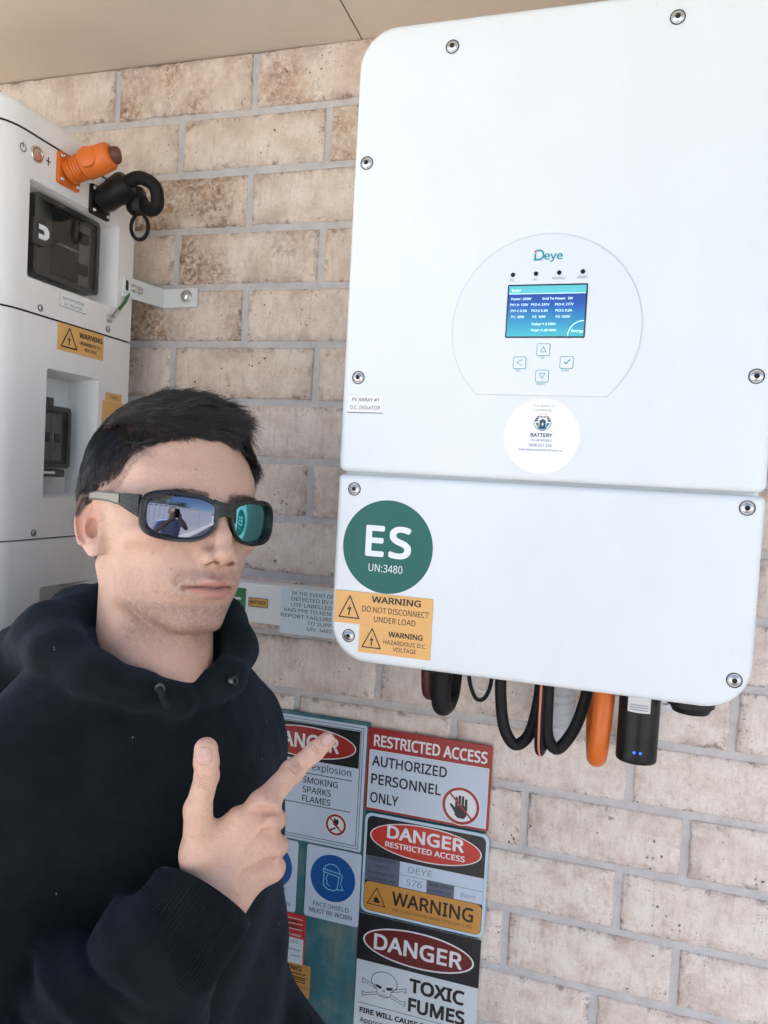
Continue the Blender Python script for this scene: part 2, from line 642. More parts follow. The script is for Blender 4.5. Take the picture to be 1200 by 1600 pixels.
    pm2 = t.math('MULTIPLY', p2.outputs[0], t.ramp(v2.outputs['Color'], [(.42, 0.0), (.6, 1.0)]))
    col = t.mix(t.math('MULTIPLY', pm2, .75), col, (.15, .095, .07, 1))
    t.l(col, t.b.inputs['Base Color'])
    t.b.inputs['Roughness'].default_value = .9
    t.b.inputs['Specular IOR Level'].default_value = .2
    h = t.math('ADD', t.math('MULTIPLY', t.noise(v, 140, 5, .7), .7), t.math('MULTIPLY', drag, .5))
    h = t.math('SUBTRACT', h, t.math('MULTIPLY', pm, 1.2))
    t.bump(h, .0022, .9)
    return t.m

def m_mortar():
    t = NT('mortar')
    tc = t.n('ShaderNodeTexCoord').outputs['Object']
    sp = t.n('ShaderNodeSeparateXYZ'); t.l(tc, sp.inputs[0])
    c = t.ramp(t.noise(tc, 45, 5, .65), [(.3, (.58, .565, .555, 1)), (.7, (.71, .70, .69, 1))])
    t.l(c, t.b.inputs['Base Color'])
    t.b.inputs['Roughness'].default_value = .95
    t.b.inputs['Specular IOR Level'].default_value = .15
    t.bump(t.noise(tc, 170, 6, .75), .0034, 1.0)
    return t.m

def m_soffit():
    t = NT('soffit_paint')
    tc = t.n('ShaderNodeTexCoord').outputs['Object']
    c = t.ramp(t.noise(tc, 7, 5, .6), [(.3, (.63, .54, .445, 1)), (.7, (.68, .585, .48, 1))])
    t.l(c, t.b.inputs['Base Color'])
    t.b.inputs['Roughness'].default_value = .75
    t.bump(t.noise(tc, 320, 3, .6), .0005, .5)
    return t.m

def m_concrete():
    t = NT('concrete')
    tc = t.n('ShaderNodeTexCoord').outputs['Object']
    c = t.ramp(t.noise(tc, 3.5, 6, .65), [(.3, (.52, .495, .455, 1)), (.7, (.64, .61, .565, 1))])
    t.l(c, t.b.inputs['Base Color'])
    t.b.inputs['Roughness'].default_value = .9
    t.bump(t.noise(tc, 90, 5, .7), .004, .6)
    return t.m

M_BRICK, M_MORTAR, M_SOFFIT, M_CONC = m_brick(), m_mortar(), m_soffit(), m_concrete()

# ground: one sheet out to the horizon
g = MB()
xs = [-150, -30, -8, -3, -1, 0, 1, 3, 8, 30, 150]
for i in range(10):
    for j in range(10):
        g.add([(xs[i], xs[j], 0), (xs[i + 1], xs[j], 0), (xs[i + 1], xs[j + 1], 0), (xs[i], xs[j + 1], 0)], [(0, 1, 2, 3)])
obj('ground', g, M_CONC, kind='structure', label='pale concrete paving along the house wall')

# ---- brick wall: every brick its own piece, bedded in recessed mortar
wall_root = thing('brick_wall', (0.55, 0, 0), 'cream and brown mottled brick house wall with grey mortar joints', 'wall')
TOP, COURSE = 2.135, 0.086
WX0, WX1 = -0.62, 2.02
SOF = 2.2215
mo = MB()
mo.add([(WX0, 0.0030, 0.0), (WX1, 0.0030, 0.0), (WX1, 0.0030, SOF - .002), (WX0, 0.0030, SOF - .002), (WX0, .12, 0), (WX1, .12, 0), (WX1, .12, SOF - .002), (WX0, .12, SOF - .002)],
       [(0, 1, 2, 3), (5, 4, 7, 6), (1, 5, 6, 2), (4, 0, 3, 7), (3, 2, 6, 7), (4, 5, 1, 0)])
obj('mortar', mo, M_MORTAR, wall_root)

def brick_mesh(seed, L=0.230, H=0.076):
    rnd = random.Random(seed)
    nx, nz = 24, 8
    V, F, rim = [], [], []
    xo = [i / nx for i in range(nx + 1)]
    zo = [j / nz for j in range(nz + 1)]
    ph = [rnd.uniform(0, 6.28) for _ in range(12)]
    def wob(t, k):
        return 0.00035 * math.sin(5 * t + ph[k]) + rnd.uniform(-.0004, .0003) - (0.0016 if rnd.random() < .06 else 0)
    top = [wob(x, 0) for x in xo]; bot = [wob(x, 2) for x in xo]
    lef = [wob(z, 4) for z in zo]; rig = [wob(z, 6) for z in zo]
    for j, z in enumerate(zo):
        for i, x in enumerate(xo):
            e = min(i, nx - i, j, nz - j)
            px = -L / 2 + L * x - (1 - x) * lef[j] + x * rig[j]
            pz = -H / 2 + H * z - (1 - z) * bot[i] + z * top[i]
            py = 0.0
            if e == 0:
                py = 0.0016 + rnd.uniform(0, .0012)
            else:
                py = rnd.uniform(-.0003, .0003)
            # rounding: pull second ring close to the rim
            if i == 1: px -= L / nx * .72
            if i == nx - 1: px += L / nx * .72
            if j == 1: pz -= H / nz * .70
            if j == nz - 1: pz += H / nz * .70
            V.append((px, py, pz))
            rim.append(1.0 if e <= 1 else (.55 if e == 2 else (.25 if e == 3 else 0.0)))
    w = nx + 1
    for j in range(nz):
        for i in range(nx):
            F.append((j * w + i, j * w + i + 1, (j + 1) * w + i + 1, (j + 1) * w + i))
    ring = [i for i in range(w)] + [(j) * w + nx for j in range(1, nz + 1)] + [nz * w + i for i in range(nx - 1, -1, -1)] + [j * w for j in range(nz - 1, 0, -1)]
    o = len(V)
    for r in ring:
        V.append((V[r][0], 0.05, V[r][2])); rim.append(1.0)
    n = len(ring)
    for k in range(n):
        F.append((ring[(k + 1) % n], ring[k], o + k, o + (k + 1) % n))
    me = bpy.data.meshes.new('brick')
    me.from_pydata(V, [], F)
    me.update()
    me.shade_smooth()
    at = me.attributes.new('rim', 'FLOAT', 'POINT')
    at.data.foreach_set('value', rim)
    me.materials.append(M_BRICK)
    return me
BR = [brick_mesh(s) for s in range(9)]
PERP = {0: [0, .24, .48, .72, .96], 10: [.0, .24, .481, .715, .952], 11: [.117, .357, .595, .833],
        12: [.22, .46, .70, .906, 1.142], 13: [.11, .35, .588, .828, 1.06], 14: [.21, .45, .684, .905, 1.142], 15: [.09, .33, .57, .807, 1.045]}
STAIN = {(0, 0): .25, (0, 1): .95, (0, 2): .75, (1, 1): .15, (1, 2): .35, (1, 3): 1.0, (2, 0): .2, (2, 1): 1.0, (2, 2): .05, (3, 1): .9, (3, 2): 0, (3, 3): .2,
         (4, 1): .95, (4, 2): .45, (5, 1): .7, (5, 2): .25, (5, 3): .5, (6, 2): .35, (7, 2): .4, (7, 3): .6}  # brown firing per brick; values beside the battery also deepen its shadow
rb = random.Random(5)
for k in range(26):
    zt = TOP - COURSE * k + COURSE - .005 if k else SOF - .001
    zb = TOP - COURSE * k + .005
    if zb < 0.0:
        break
    if k in PERP:
        ps = sorted(PERP[k])
    else:
        ps = [(.24 if k % 2 == 0 else .12) + .24 * i + rb.uniform(-.002, .002) for i in range(-1, 8)]
    while ps[0] > WX0 + .12: ps.insert(0, ps[0] - .24)
    while ps[-1] < WX1 - .12: ps.append(ps[-1] + .24)
    ps[0], ps[-1] = WX0, WX1
    for i in range(len(ps) - 1):
        x0, x1 = ps[i] + .005, ps[i + 1] - .005
        b = bpy.data.objects.new('brick', BR[rb.randrange(9)])
        COL.objects.link(b)
        b.parent = wall_root
        b.location = ((x0 + x1) / 2 - .55, rb.uniform(-.0012, .0010), (zt + zb) / 2 + rb.uniform(-.0006, .0006))
        b.scale = ((x1 - x0) / .230, 1, (zt - zb) / .076)
        b.rotation_euler = (0, rb.uniform(-.0035, .0035), 0)
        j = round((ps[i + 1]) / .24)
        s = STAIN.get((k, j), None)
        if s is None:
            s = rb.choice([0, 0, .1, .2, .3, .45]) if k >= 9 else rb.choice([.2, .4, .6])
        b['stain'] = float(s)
        b['pink'] = float(min(1, max(0, (k - 3) / 6 + rb.uniform(-.2, .2))))

# ---- eave soffit: two cement sheets with a joint between them, fascia and gutter
EAVE = 0.62
sof = thing('eave_soffit', (0.55, -.3, SOF), 'beige painted eave soffit of flat sheets over the brick wall', 'soffit')
JX = 0.405
for x0, x1 in ((-1.65, JX - .0012), (JX + .0012, 3.0), (3.0024, 8.0)):
    s = MB()
    s.rbox(WALL, x0, x1, SOF, SOF + .006, -.118, EAVE)
    obj('soffit_sheet', s, M_SOFFIT, sof)
s = MB(); s.rbox(WALL, -1.65, 8.0, SOF + .007, SOF + .012, -.118, EAVE)
obj('joint_backing', s, mat('dark_timber', (.05, .035, .025, 1), .8), sof)
s = MB(); s.rbox(WALL, -1.65, 8.0, SOF - .035, SOF + .16, EAVE + .001, EAVE + .02)
obj('fascia_board', s, mat('fascia_paint', (.62, .60, .56, 1), .5, grain=.05), sof)
s = MB(); s.rbox(WALL, -1.65, 8.0, SOF + .06, SOF + .17, EAVE + .021, EAVE + .13, .02, .01)
obj('gutter', s, mat('gutter_paint', (.66, .65, .62, 1), .4, grain=.05), sof)

# unseen roof and house added to block sky; left end cut short for sunlight
s = MB()
ls = []
for d in (0, .04):
    ls.append([(x, y, z + d) for x, y, z in ((-1.7, -.66, SOF + .172), (8.2, -.66, SOF + .172), (8.2, 4.0, SOF + .172 + 1.7), (-1.7, 4.0, SOF + .172 + 1.7))])
s.loops(ls)
ls = []
for d in (0, .04):
    ls.append([(x, y, z + d) for x, y, z in ((-1.7, 4.002, SOF + 1.872), (8.2, 4.002, SOF + 1.872), (8.2, 8.6, SOF + .172), (-1.7, 8.6, SOF + .172))])
s.loops(ls)
obj('roof_sheet', s, mat('roof_steel', (.30, .31, .32, 1), .45, .3, grain=.1), sof)
hb = thing('house_body', (.5, 4, 0), 'unseen plain body of the house behind the brick wall, its left corner invented for the light', 'house')
s = MB()
for x0, x1, y0, y1 in ((-1.3, 7.6, .122, 8.0), (-1.3, WX0 - .001, .0030, .1219), (WX1 + .001, 7.6, .0030, .1219)):
    s.loops([[(x, y, z) for x, y in ((x0, y0), (x1, y0), (x1, y1), (x0, y1))] for z in (.0, SOF - .003)])
obj('house_walls', s, M_MORTAR, hb)
s = MB()
for k in range(26):
    zb = TOP - COURSE * k + .005
    zt_ = min(TOP - COURSE * k + COURSE - .005, SOF - .004)
    if zb < 0: break
    for x0, x1 in ((-1.3, WX0 - .004), (WX1 + .004, 7.6)):
        x = x0 + (k % 2) * .12
        while x + .23 < x1:
            q = rb.uniform(-.001, .001)
            s.loops([[(a, q + c, b) for a, b in ((x, zb), (x + .23, zb), (x + .23, zt_), (x, zt_))] for c in (.04, 0)])
            x += .24
o = obj('brick_courses', s, M_BRICK, hb, smooth=0, kind='stuff')
o['stain'] = .3; o['pink'] = .4
# ================================================================== inverter on the wall
M_WHITE = mat('white_powder_coat', (.69, .735, .74, 1), .42, grain=.012, gscale=9, bump=.00012)
def weather(m, amt, scale):
    """very faint dust film and wipe marks on smooth painted metal"""
    t = m.node_tree
    bs = t.nodes['Principled BSDF']
    src = bs.inputs['Base Color'].links[0].from_socket
    tc = t.nodes.new('ShaderNodeTexCoord')
    mp = t.nodes.new('ShaderNodeMapping'); mp.inputs['Scale'].default_value = (1, 1, .35); mp.inputs['Rotation'].default_value = (0, .5, 0)
    t.links.new(tc.outputs['Object'], mp.inputs['Vector'])
    n = t.nodes.new('ShaderNodeTexNoise'); n.inputs['Scale'].default_value = scale; n.inputs['Detail'].default_value = 6; n.inputs['Roughness'].default_value = .7
    t.links.new(mp.outputs[0], n.inputs['Vector'])
    r = t.nodes.new('ShaderNodeValToRGB'); r.color_ramp.elements[0].position = .48; r.color_ramp.elements[0].color = (0, 0, 0, 1)
    r.color_ramp.elements[1].position = .75; r.color_ramp.elements[1].color = (amt, amt, amt, 1)
    t.links.new(n.outputs['Fac'], r.inputs['Fac'])
    v = t.nodes.new('ShaderNodeTexVoronoi'); v.inputs['Scale'].default_value = 70
    t.links.new(tc.outputs['Object'], v.inputs['Vector'])
    l = t.nodes.new('ShaderNodeMath'); l.operation = 'LESS_THAN'; l.inputs[1].default_value = .045
    t.links.new(v.outputs['Distance'], l.inputs[0])
    l2 = t.nodes.new('ShaderNodeMath'); l2.operation = 'MULTIPLY_ADD'; l2.inputs[1].default_value = .22
    t.links.new(l.outputs[0], l2.inputs[0]); t.links.new(r.outputs['Color'], l2.inputs[2])
    mx = t.nodes.new('ShaderNodeMix'); mx.data_type = 'RGBA'
    t.links.new(l2.outputs[0], mx.inputs[0]); t.links.new(src, mx.inputs[6]); mx.inputs[7].default_value = (.36, .33, .29, 1)
    t.links.new(mx.outputs[2], bs.inputs['Base Color'])
weather(M_WHITE, .10, 5.0)
M_DARK = mat('black_plastic', (.008, .0085, .009, 1), .45, spec=.28, grain=.2, gscale=90)
M_STEEL = mat('stainless_steel', (.62, .62, .60, 1), .28, 1.0, grain=.06, gscale=200)
M_HOLE = mat('deep_shadow_black', (.015, .015, .015, 1), .8)  # near-black that paints the shade in seams, slots and screw recesses
M_ORANGE_LAB = mat('amber_label', (.72, .40, .125, 1), .45, grain=.03, gscale=40)
M_INK = mat('black_ink', (.012, .012, .014, 1), .45)
M_GREY_INK = mat('grey_ink', (.20, .22, .24, 1), .5)
M_TEAL_INK = mat('teal_ink', (.008, .27, .35, 1), .45)
M_NAVY_INK = mat('navy_ink', (.012, .035, .11, 1), .45)
M_PAPER = mat('white_vinyl', (.78, .79, .78, 1), .5)
INV = thing('inverter', (.7155, -.18, 1.41), 'large white wall mounted solar inverter with round display panel', 'inverter')
IA, IB, IC, ID = .515, .9160, 1.4105, 2.0500
SEAM = 1.6045
def screw(root, fr, a, b, c, r=.0052, dark=True, name='screw'):
    s = MB()
    o = fr(a, b, c)
    ax = fr.n
    # recessed ring, then a button head with a hex socket
    s.lathe(o, ax, [(-.002, r * 1.28), (.0003, r * 1.28), (.0004, r * 1.12), (-.0012, r * 1.10)], 24)
    k0 = len(s.f)
    s.mi = [1] * k0
    s.lathe(o, ax, [(-.0012, r * .95), (.0010, r * .9), (.0021, r * .62), (.0023, r * .45), (.0009, r * .38)], 24)
    s.mi += [0] * (len(s.f) - k0)
    s.mi[-1] = 1
    return obj(name, s, [M_STEEL, M_HOLE], root, smooth=35)

def side_prof(a0, a1, b0, b1, rt, rbm):
    def pr(i):
        out = []
        for ca, cb, r, st in ((a1, b0, rbm, -90), (a1, b1, rt, 0), (a0, b1, rt, 90), (a0, b0, rbm, 180)):
            sx = -1 if ca == a1 else 1
            sy = -1 if cb == b1 else 1
            rr = max(r - i, .0004)
            cx, cy = ca + sx * (i + rr), cb + sy * (i + rr)
            for k in range(9):
                t = RAD(st + 90 * k / 8)
                out.append((cx + rr * math.cos(t), cy + rr * math.sin(t)))
        return out
    return pr
m = MB(); m.rbox(WALL, IA + .004, IB - .004, IC + .004, ID - .004, .064, .288, .034, .004)
obj('housing', m, M_WHITE, INV)
m = MB(); m.prism(WALL, side_prof(IA, IB, SEAM + .0016, ID, .039, .007), .10, .300, .007, 5)
obj('upper_cover', m, M_WHITE, INV, smooth=50)
m = MB(); m.prism(WALL, side_prof(IA + .0008, IB - .0002, IC, SEAM - .0016, .005, .040), .10, .3004, .006, 5)
obj('lower_cover', m, M_WHITE, INV, smooth=50)
m = MB(); m.rbox(WALL, .60, .83, 1.50, 1.98, .006, .0638)
obj('mounting_plate', m, M_STEEL, INV)
for a, b in [(.6105, 2.0214), (.8146, 2.0243), (.5290, 1.9162), (.902, 1.9162), (.5321, 1.7016), (.9005, 1.7077)]:
    screw(INV, WALL, a, b, .3002)
for a, b in [(.5344, 1.5883), (.9010, 1.5921), (.5366, 1.4371), (.9012, 1.4384)]:
    screw(INV, WALL, a, b, .3006, .0053)
# knob of the isolator on the hidden left flank
m = MB(); m.lathe((.5112, -.215, 1.665), (-1, 0, 0), [(-.02, .012), (0, .012), (.006, .011), (.0075, .008)], 20)
obj('isolator_knob', m, M_DARK, INV)
m = MB(); m.lathe((.5152, -.258, 1.665), (-1, 0, 0), [(-.02, .012), (.001, .012), (.0035, .010), (.004, .006)], 20)
obj('isolator_knob', m, M_DARK, INV)

# ---- round control panel, flat at the bottom
PCX, PCZ, PR = .7147, 1.7505, .0877
def dprof(i):
    r = PR - i
    zc = -.0635 + i
    t0 = math.asin(zc / PR)
    a0, a1 = t0, math.pi - t0
    return [(PCX + r * math.cos(a0 + (a1 - a0) * k / 60), PCZ + max(r * math.sin(a0 + (a1 - a0) * k / 60), zc)) for k in range(61)]
M_PANEL = mat('membrane_panel', (.68, .725, .735, 1), .30, spec=.4)
m = MB(); m.prism(WALL, dprof, .2998, .3016, .0008, 3)
cp = obj('control_panel', m, M_PANEL, INV, smooth=50)
m = MB()
_o = [(PCX + (x - PCX) * 1.012, PCZ + (z - PCZ) * 1.012) for x, z in dprof(0)]
p = Print(WALL, .30015); p.poly(_o); p.done('panel_edge_shade', mat('edge_shade_grey', (.62, .655, .67, 1), .5), cp)  # grey line painting the soft shade round the raised panel
# brand lettering
p = Print(WALL, .3019)
p.text('eye', .7195, 1.8140, .0073, .0170, bold=.012)
p.line([(.7027, 1.8142), (.7027, 1.8195)], .0017)
arc = [(.7040, 1.8227), (.7063, 1.8227)] + [(.7063 + .0040 * math.cos(t), 1.81845 + .0043 * math.sin(t)) for t in np.linspace(1.35, -1.35, 9)] + [(.7060, 1.8142), (.7019, 1.8142)]
p.line(arc, .0017, 2e-5)
p.done('brand_lettering', M_TEAL_INK, cp)
p = Print(WALL, .3019); p.poly([(.7019, 1.8207), (.7036, 1.8207), (.7036, 1.8226), (.7019, 1.8226)]); p.done('logo_dot', mat('red_ink', (.42, .02, .02, 1), .45), cp)
for (a, w) in ((.6828, 'DC'), (.7044, 'AC'), (.7258, 'Normal'), (.7472, 'Alarm')):
    s = MB()
    z = 1.8006 + (a - .6828) * .022
    s.lathe(WALL(a, z, .3017), WALL.n, [(0, .0021), (.0005, .0021), (.0006, .0016), (.0002, .0014)], 18)
    led = obj('indicator_light', s, M_DARK, INV)
    p = Print(WALL, .30195); p.text(w, a - .0003, z - .0062, .0024); p.done('lettering', M_GREY_INK, cp)
# ---- screen
SX0, SX1, SZ0, SZ1 = .6788, .7527, 1.7410, 1.7912
s = MB(); s.rbox(WALL, SX0, SX1, SZ0, SZ1, .3014, .3022, .0012, .0003)
scr = obj('display_screen', s, mat('screen_bezel', (.006, .012, .02, 1), .2), INV)
t = NT('screen_glow')
tc = t.n('ShaderNodeTexCoord').outputs['Generated']
sp = t.n('ShaderNodeSeparateXYZ'); t.l(tc, sp.inputs[0])
gcol = t.ramp(sp.outputs['Z'], [(0.0, (.05, .36, .43, 1)), (.28, (.025, .22, .40, 1)), (.62, (.012, .075, .33, 1)), (.835, (.010, .04, .26, 1)), (.84, (.10, .46, .52, 1)), (1, (.07, .38, .45, 1))])
t.l(gcol, t.b.inputs['Emission Color']); t.b.inputs['Emission Strength'].default_value = .40
t.b.inputs['Base Color'].default_value = (.01, .02, .03, 1); t.b.inputs['Roughness'].default_value = .12
s = MB(); s.rbox(WALL, SX0 + .0013, SX1 - .0013, SZ0 + .0014, SZ1 - .0014, .30225, .3024)
obj('lit_display', s, t.m, scr)
M_LCD = mat('lcd_text', (.6, .7, .75, 1), .4, emit=((.55, .80, .85, 1), .33))
p = Print(WALL, .30255)
def L(s, x, z, cap=.0022, **k): p.text(s, SX0 + x, SZ0 + z, cap, **k)
L('Solar', .0040, .0432, .0026, align='L')
p.line([(SX0 + .0018, SZ0 + .0413), (SX1 - .0018, SZ0 + .0413)], .0004)
L('Power: 200W', .0040, .0355, align='L'); L('Grid Tie Power:  0W', .0330, .0355, align='L')
L('PV1-V: 150V', .0034, .0300, align='L'); L('PV2-V: 241V', .0230, .0300, align='L'); L('PV3-V: 277V', .0452, .0300, align='L')
L('PV1-I: 0.5A', .0042, .0243, align='L'); L('PV2-I: 0.3A', .0236, .0243, align='L'); L('PV3-I: 0.6A', .0458, .0243, align='L')
L('P1:  80W', .0050, .0186, align='L'); L('P2:  60W', .0250, .0186, align='L'); L('P3: 100W', .0466, .0186, align='L')
L('Today=1.8 KWH', .0240, .0118, align='L'); L('Total =1.80 KWH', .0240, .0060, align='L')
p.done('lettering', M_LCD, scr)
p = Print(WALL, .30258)
L('Energy', .0668, .0052, .0024)
cc = [(SX1 - .0015 - .0142 * math.cos(t), SZ0 + .0016 + .0142 * math.sin(t)) for t in np.linspace(0.02, 1.55, 16)]
p.line(cc, .0006, 2e-5)
p.done('gauge_arc', M_LCD, scr)
# ---- four keys
M_KEY = mat('key_face', (.70, .72, .75, 1), .3)
for a, b, w, sym in ((.7157, 1.7300, 'Up', 'u'), (.6942, 1.7176, 'Esc', 'l'), (.7160, 1.7052, 'Down', 'd'), (.7378, 1.7182, 'Enter', 'e')):
    s = MB(); s.rbox(WALL, a - .0062, a + .0062, b - .0058, b + .0058, .3014, .3021, .0014, .0003)
    k = obj('push_button', s, M_TEAL_INK, INV)
    s = MB(); s.rbox(WALL, a - .0057, a + .0057, b - .0053, b + .0053, .3020, .3024, .0011, .0003)
    obj('key_cap', s, M_KEY, k)
    p = Print(WALL, .30255)
    tri = {'u': [(-.0026, -.0022), (.0026, -.0022), (0, .0026)], 'd': [(-.0026, .0024), (.0026, .0024), (0, -.0024)]}
    if sym in tri: p.line([(a + x, b + z) for x, z in tri[sym]], .0006, 0, True)
    elif sym == 'l': p.line([(a + .0024, b + .0030), (a - .0024, b), (a + .0024, b - .0030)], .0006)
    else: p.line([(a - .0020, b + .0002), (a - .0006, b - .0014), (a + .0030, b + .0026)], .0010)
    p.done('key_symbol', M_TEAL_INK, k)
    p = Print(WALL, .30195); p.text(w, a - .0008, b - .0083, .0021); p.done('lettering', M_TEAL_INK, k)

# ---- installer's round sticker
KX, KZ, KR = .7187, 1.6488, .0356
s = MB(); s.prism(WALL, lambda i: circ(KX, KZ, KR - i, 56), .2999, .30035, .0002, 1)
stk = obj('installer_sticker', s, mat('white_sticker', (.84, .85, .85, 1), .3), INV)
p = Print(WALL, .30055)
p.text('This system is', KX + .0006, KZ + .0277, .0022, .0200); p.text('installed by', KX + .0006, KZ + .0236, .0022, .0166)
p.done('lettering', M_GREY_INK, stk)
p = Print(WALL, .30055)
LX, LZ = KX + .0005, KZ + .0120            # emblem: panel roof over a half globe with a battery
for r, (z0, z1, w0, w1) in enumerate(((.0068, .0056, .0052, .0064), (.0052, .0038, .0066, .0078), (.0034, .0018, .0080, .0083))):
    n = 4
    for i in range(n):
        if r == 1 and i in (1, 2) : continue
        if r == 2 and i in (1, 2): continue
        x0, x1 = -1 + 2 * i / n + .06, -1 + 2 * (i + 1) / n - .06
        p.poly([(LX + x0 * w1, LZ + z1), (LX + x1 * w1, LZ + z1), (LX + x1 * w0, LZ + z0), (LX + x0 * w0, LZ + z0)])
p.poly(rrect(LX - .0028, LX + .0028, LZ - .0048, LZ + .0034, .0006, 2), 1e-5)
p.poly([(LX - .0012, LZ + .0036), (LX + .0012, LZ + .0036), (LX + .0012, LZ + .0044), (LX - .0012, LZ + .0044)], 1e-5)
p.band([(LX + .0083 * math.cos(t), LZ + .0014 + .0083 * math.sin(t)) for t in np.linspace(math.pi, 2 * math.pi, 20)] + [(LX + .0078, LZ + .0014)],
       [(LX + .0077 * math.cos(t), LZ + .0014 + .0077 * math.sin(t)) for t in np.linspace(math.pi, 2 * math.pi, 20)] + [(LX + .0077, LZ + .0014)])
p.text('BATTERY', LX - .0004, KZ - .0008, .0036, .0205, bold=.02)
p.done('emblem', M_NAVY_INK, stk)
p = Print(WALL, .30056)
p.poly([(LX - .0068, LZ + .0006), (LX - .0034, LZ + .0006), (LX - .0034, LZ - .0042), (LX - .0052, LZ - .0026)])
p.done('emblem_leaf', mat('leaf_green_ink', (.10, .27, .12, 1), .5), stk)
p = Print(WALL, .30056)
p.poly([(LX + .0034, LZ + .0006), (LX + .0068, LZ + .0006), (LX + .0052, LZ - .0026), (LX + .0034, LZ - .0042)])
p.band([(LX + .0062 * math.cos(t), LZ + .0002 + .0062 * math.sin(t)) for t in np.linspace(math.pi * 1.25, math.pi * 1.75, 8)], [(LX + .0052 * math.cos(t), LZ + .0002 + .0052 * math.sin(t)) for t in np.linspace(math.pi * 1.25, math.pi * 1.75, 8)])
p.done('emblem_water', M_TEAL_INK, stk)
p = Print(WALL, .30060)
p.poly([(LX + .0005, LZ + .0022), (LX - .0014, LZ - .0012), (LX - .0001, LZ - .0008), (LX - .0006, LZ - .0036), (LX + .0015, LZ + .0001), (LX + .0002, LZ - .0003)])
p.done('emblem_bolt', M_PAPER, stk)
p = Print(WALL, .30056)
for k in range(7):
    t = math.pi * (k + .5) / 7
    p.line([(LX + .0026 * math.cos(t), LZ + .0074 + .0014 * math.sin(t)), (LX + .0040 * math.cos(t), LZ + .0074 + .0026 * math.sin(t))], .0005)
p.done('emblem_sun', mat('peach_ink', (.72, .40, .22, 1), .5), stk)
p = Print(WALL, .30055)
p.text('SOLAR WORLD', LX - .0004, KZ - .0049, .0022, .0196); p.text('0408 037 244', LX - .0010, KZ - .0101, .0029, .0212)
p.text('www.batterysolarworld.com.au', LX - .0006, KZ - .0140, .0021, .0410)
p.done('lettering', M_NAVY_INK, stk)

# ---- other stickers on the inverter
def label_plate(root, fr, a0, a1, b0, b1, c, m, name, r=0.0, th=.0004, **kw):
    s = MB(); s.rbox(fr, a0, a1, b0, b1, c, c + th, r, th * .5, 1)
    return obj(name, s, m, root, **kw)
def hv_triangle(p, a, b, w, h, lw):
    """warning triangle outline with a lightning bolt, (a, b) = bottom centre"""
    pts = [(a - w / 2, b), (a + w / 2, b), (a, b + h)]
    p.line(pts, lw, 0, True)
    u = h / 10
    p.poly([(a + .55 * u, b + 6.6 * u), (a - 1.25 * u, b + 3.5 * u), (a - .1 * u, b + 3.9 * u), (a - .35 * u, b + 1.9 * u), (a - .75 * u, b + 1.95 * u),
            (a - .05 * u, b + .9 * u), (a + .5 * u, b + 2.05 * u), (a + .12 * u, b + 2.0 * u), (a + 1.05 * u, b + 4.9 * u), (a - .1 * u, b + 4.5 * u)], 1e-5)
pl = label_plate(INV, WALL, .5219, .5600, 1.6660, 1.6843, .3001, M_PAPER, 'isolator_label')
p = Print(WALL, .3007); p.text('PV ARRAY #1', .5412, 1.6775, .0036, .0285); p.text('D.C. ISOLATOR', .5412, 1.6697, .0036, .0318); p.done('lettering', M_INK, pl)
p = Print(WALL, .30065); p.line([(.5221, 1.6662), (.5598, 1.6662)], .0007); p.done('border', M_INK, pl)
s = MB(); s.prism(WALL, lambda i: circ(.5727, 1.5315, .0474 - i, 72), .3003, .3008, .0003, 1)
es = obj('storage_sticker', s, mat('green_vinyl', (.004, .112, .088, 1), .55, grain=.02, gscale=30), INV)
p = Print(WALL, .3011); p.text('E', .5596, 1.5210, .0318, .0200, bold=.022); p.text('S', .5862, 1.5206, .0322, .0236, bold=.022)
p.text('UN:3480', .5722, 1.5059, .0076, .0358); p.done('lettering', mat('white_print', (.74, .78, .80, 1), .45), es)
w1 = label_plate(INV, WALL, .5200, .6236, 1.4502, 1.4836, .3010, M_ORANGE_LAB, 'warning_label')
p = Print(WALL, .3017)
hv_triangle(p, .5362, 1.4562, .0215, .0225, .0013)
p.text('WARNING', .5856, 1.4742, .0066, .0518, bold=.02)
p.text('DO NOT DISCONNECT', .5850, 1.4640, .0058, .0700); p.text('UNDER LOAD', .5850, 1.4545, .0058, .0435)
p.done('lettering', M_INK, w1)
w2 = label_plate(INV, WALL, .5480, .6240, 1.4218, 1.4504, .3006, M_ORANGE_LAB, 'warning_label')
p = Print(WALL, .3013)
hv_triangle(p, .5618, 1.4277, .0196, .0196, .0011)
p.text('WARNING', .5972, 1.4408, .0055, .0358, bold=.02)
p.text('HAZARDOUS D.C.', .5970, 1.4332, .0042, .0450); p.text('VOLTAGE', .5970, 1.4265, .0042, .0240)
p.done('lettering', M_INK, w2)
# ================================================================== battery stack left of the bricks
M_CAB = mat('cabinet_powder_coat', (.76, .755, .73, 1), .45, grain=.015, gscale=8, bump=.00015)
weather(M_CAB, .12, 6.0)
BAT = thing('battery_cabinet', (-.2, -.21, 0), 'tall pale grey stacked battery cabinet with recessed breaker windows', 'battery')
BX0, BX1, BY0, BY1 = -.50, .10, -.346, -.0775
def cab_prof(i):
    """plan outline of the cabinet (X, Y), front corners well rounded, rear corners tight"""
    out = []
    for cx, cy, r, st in ((BX1, BY0, .052, -90), (BX1, BY1, .004, 0), (BX0, BY1, .004, 90), (BX0, BY0, .052, 180)):
        sx = -1 if cx == BX1 else 1
        sy = 1 if cy == BY0 else -1
        rr = max(r - i, .0005)
        px, py = cx + sx * (i + rr), cy + sy * (i + rr)
        for k in range(11):
            t = RAD(st + 90 * k / 10)
            out.append((px + rr * math.cos(t), py + rr * math.sin(t)))
    return out
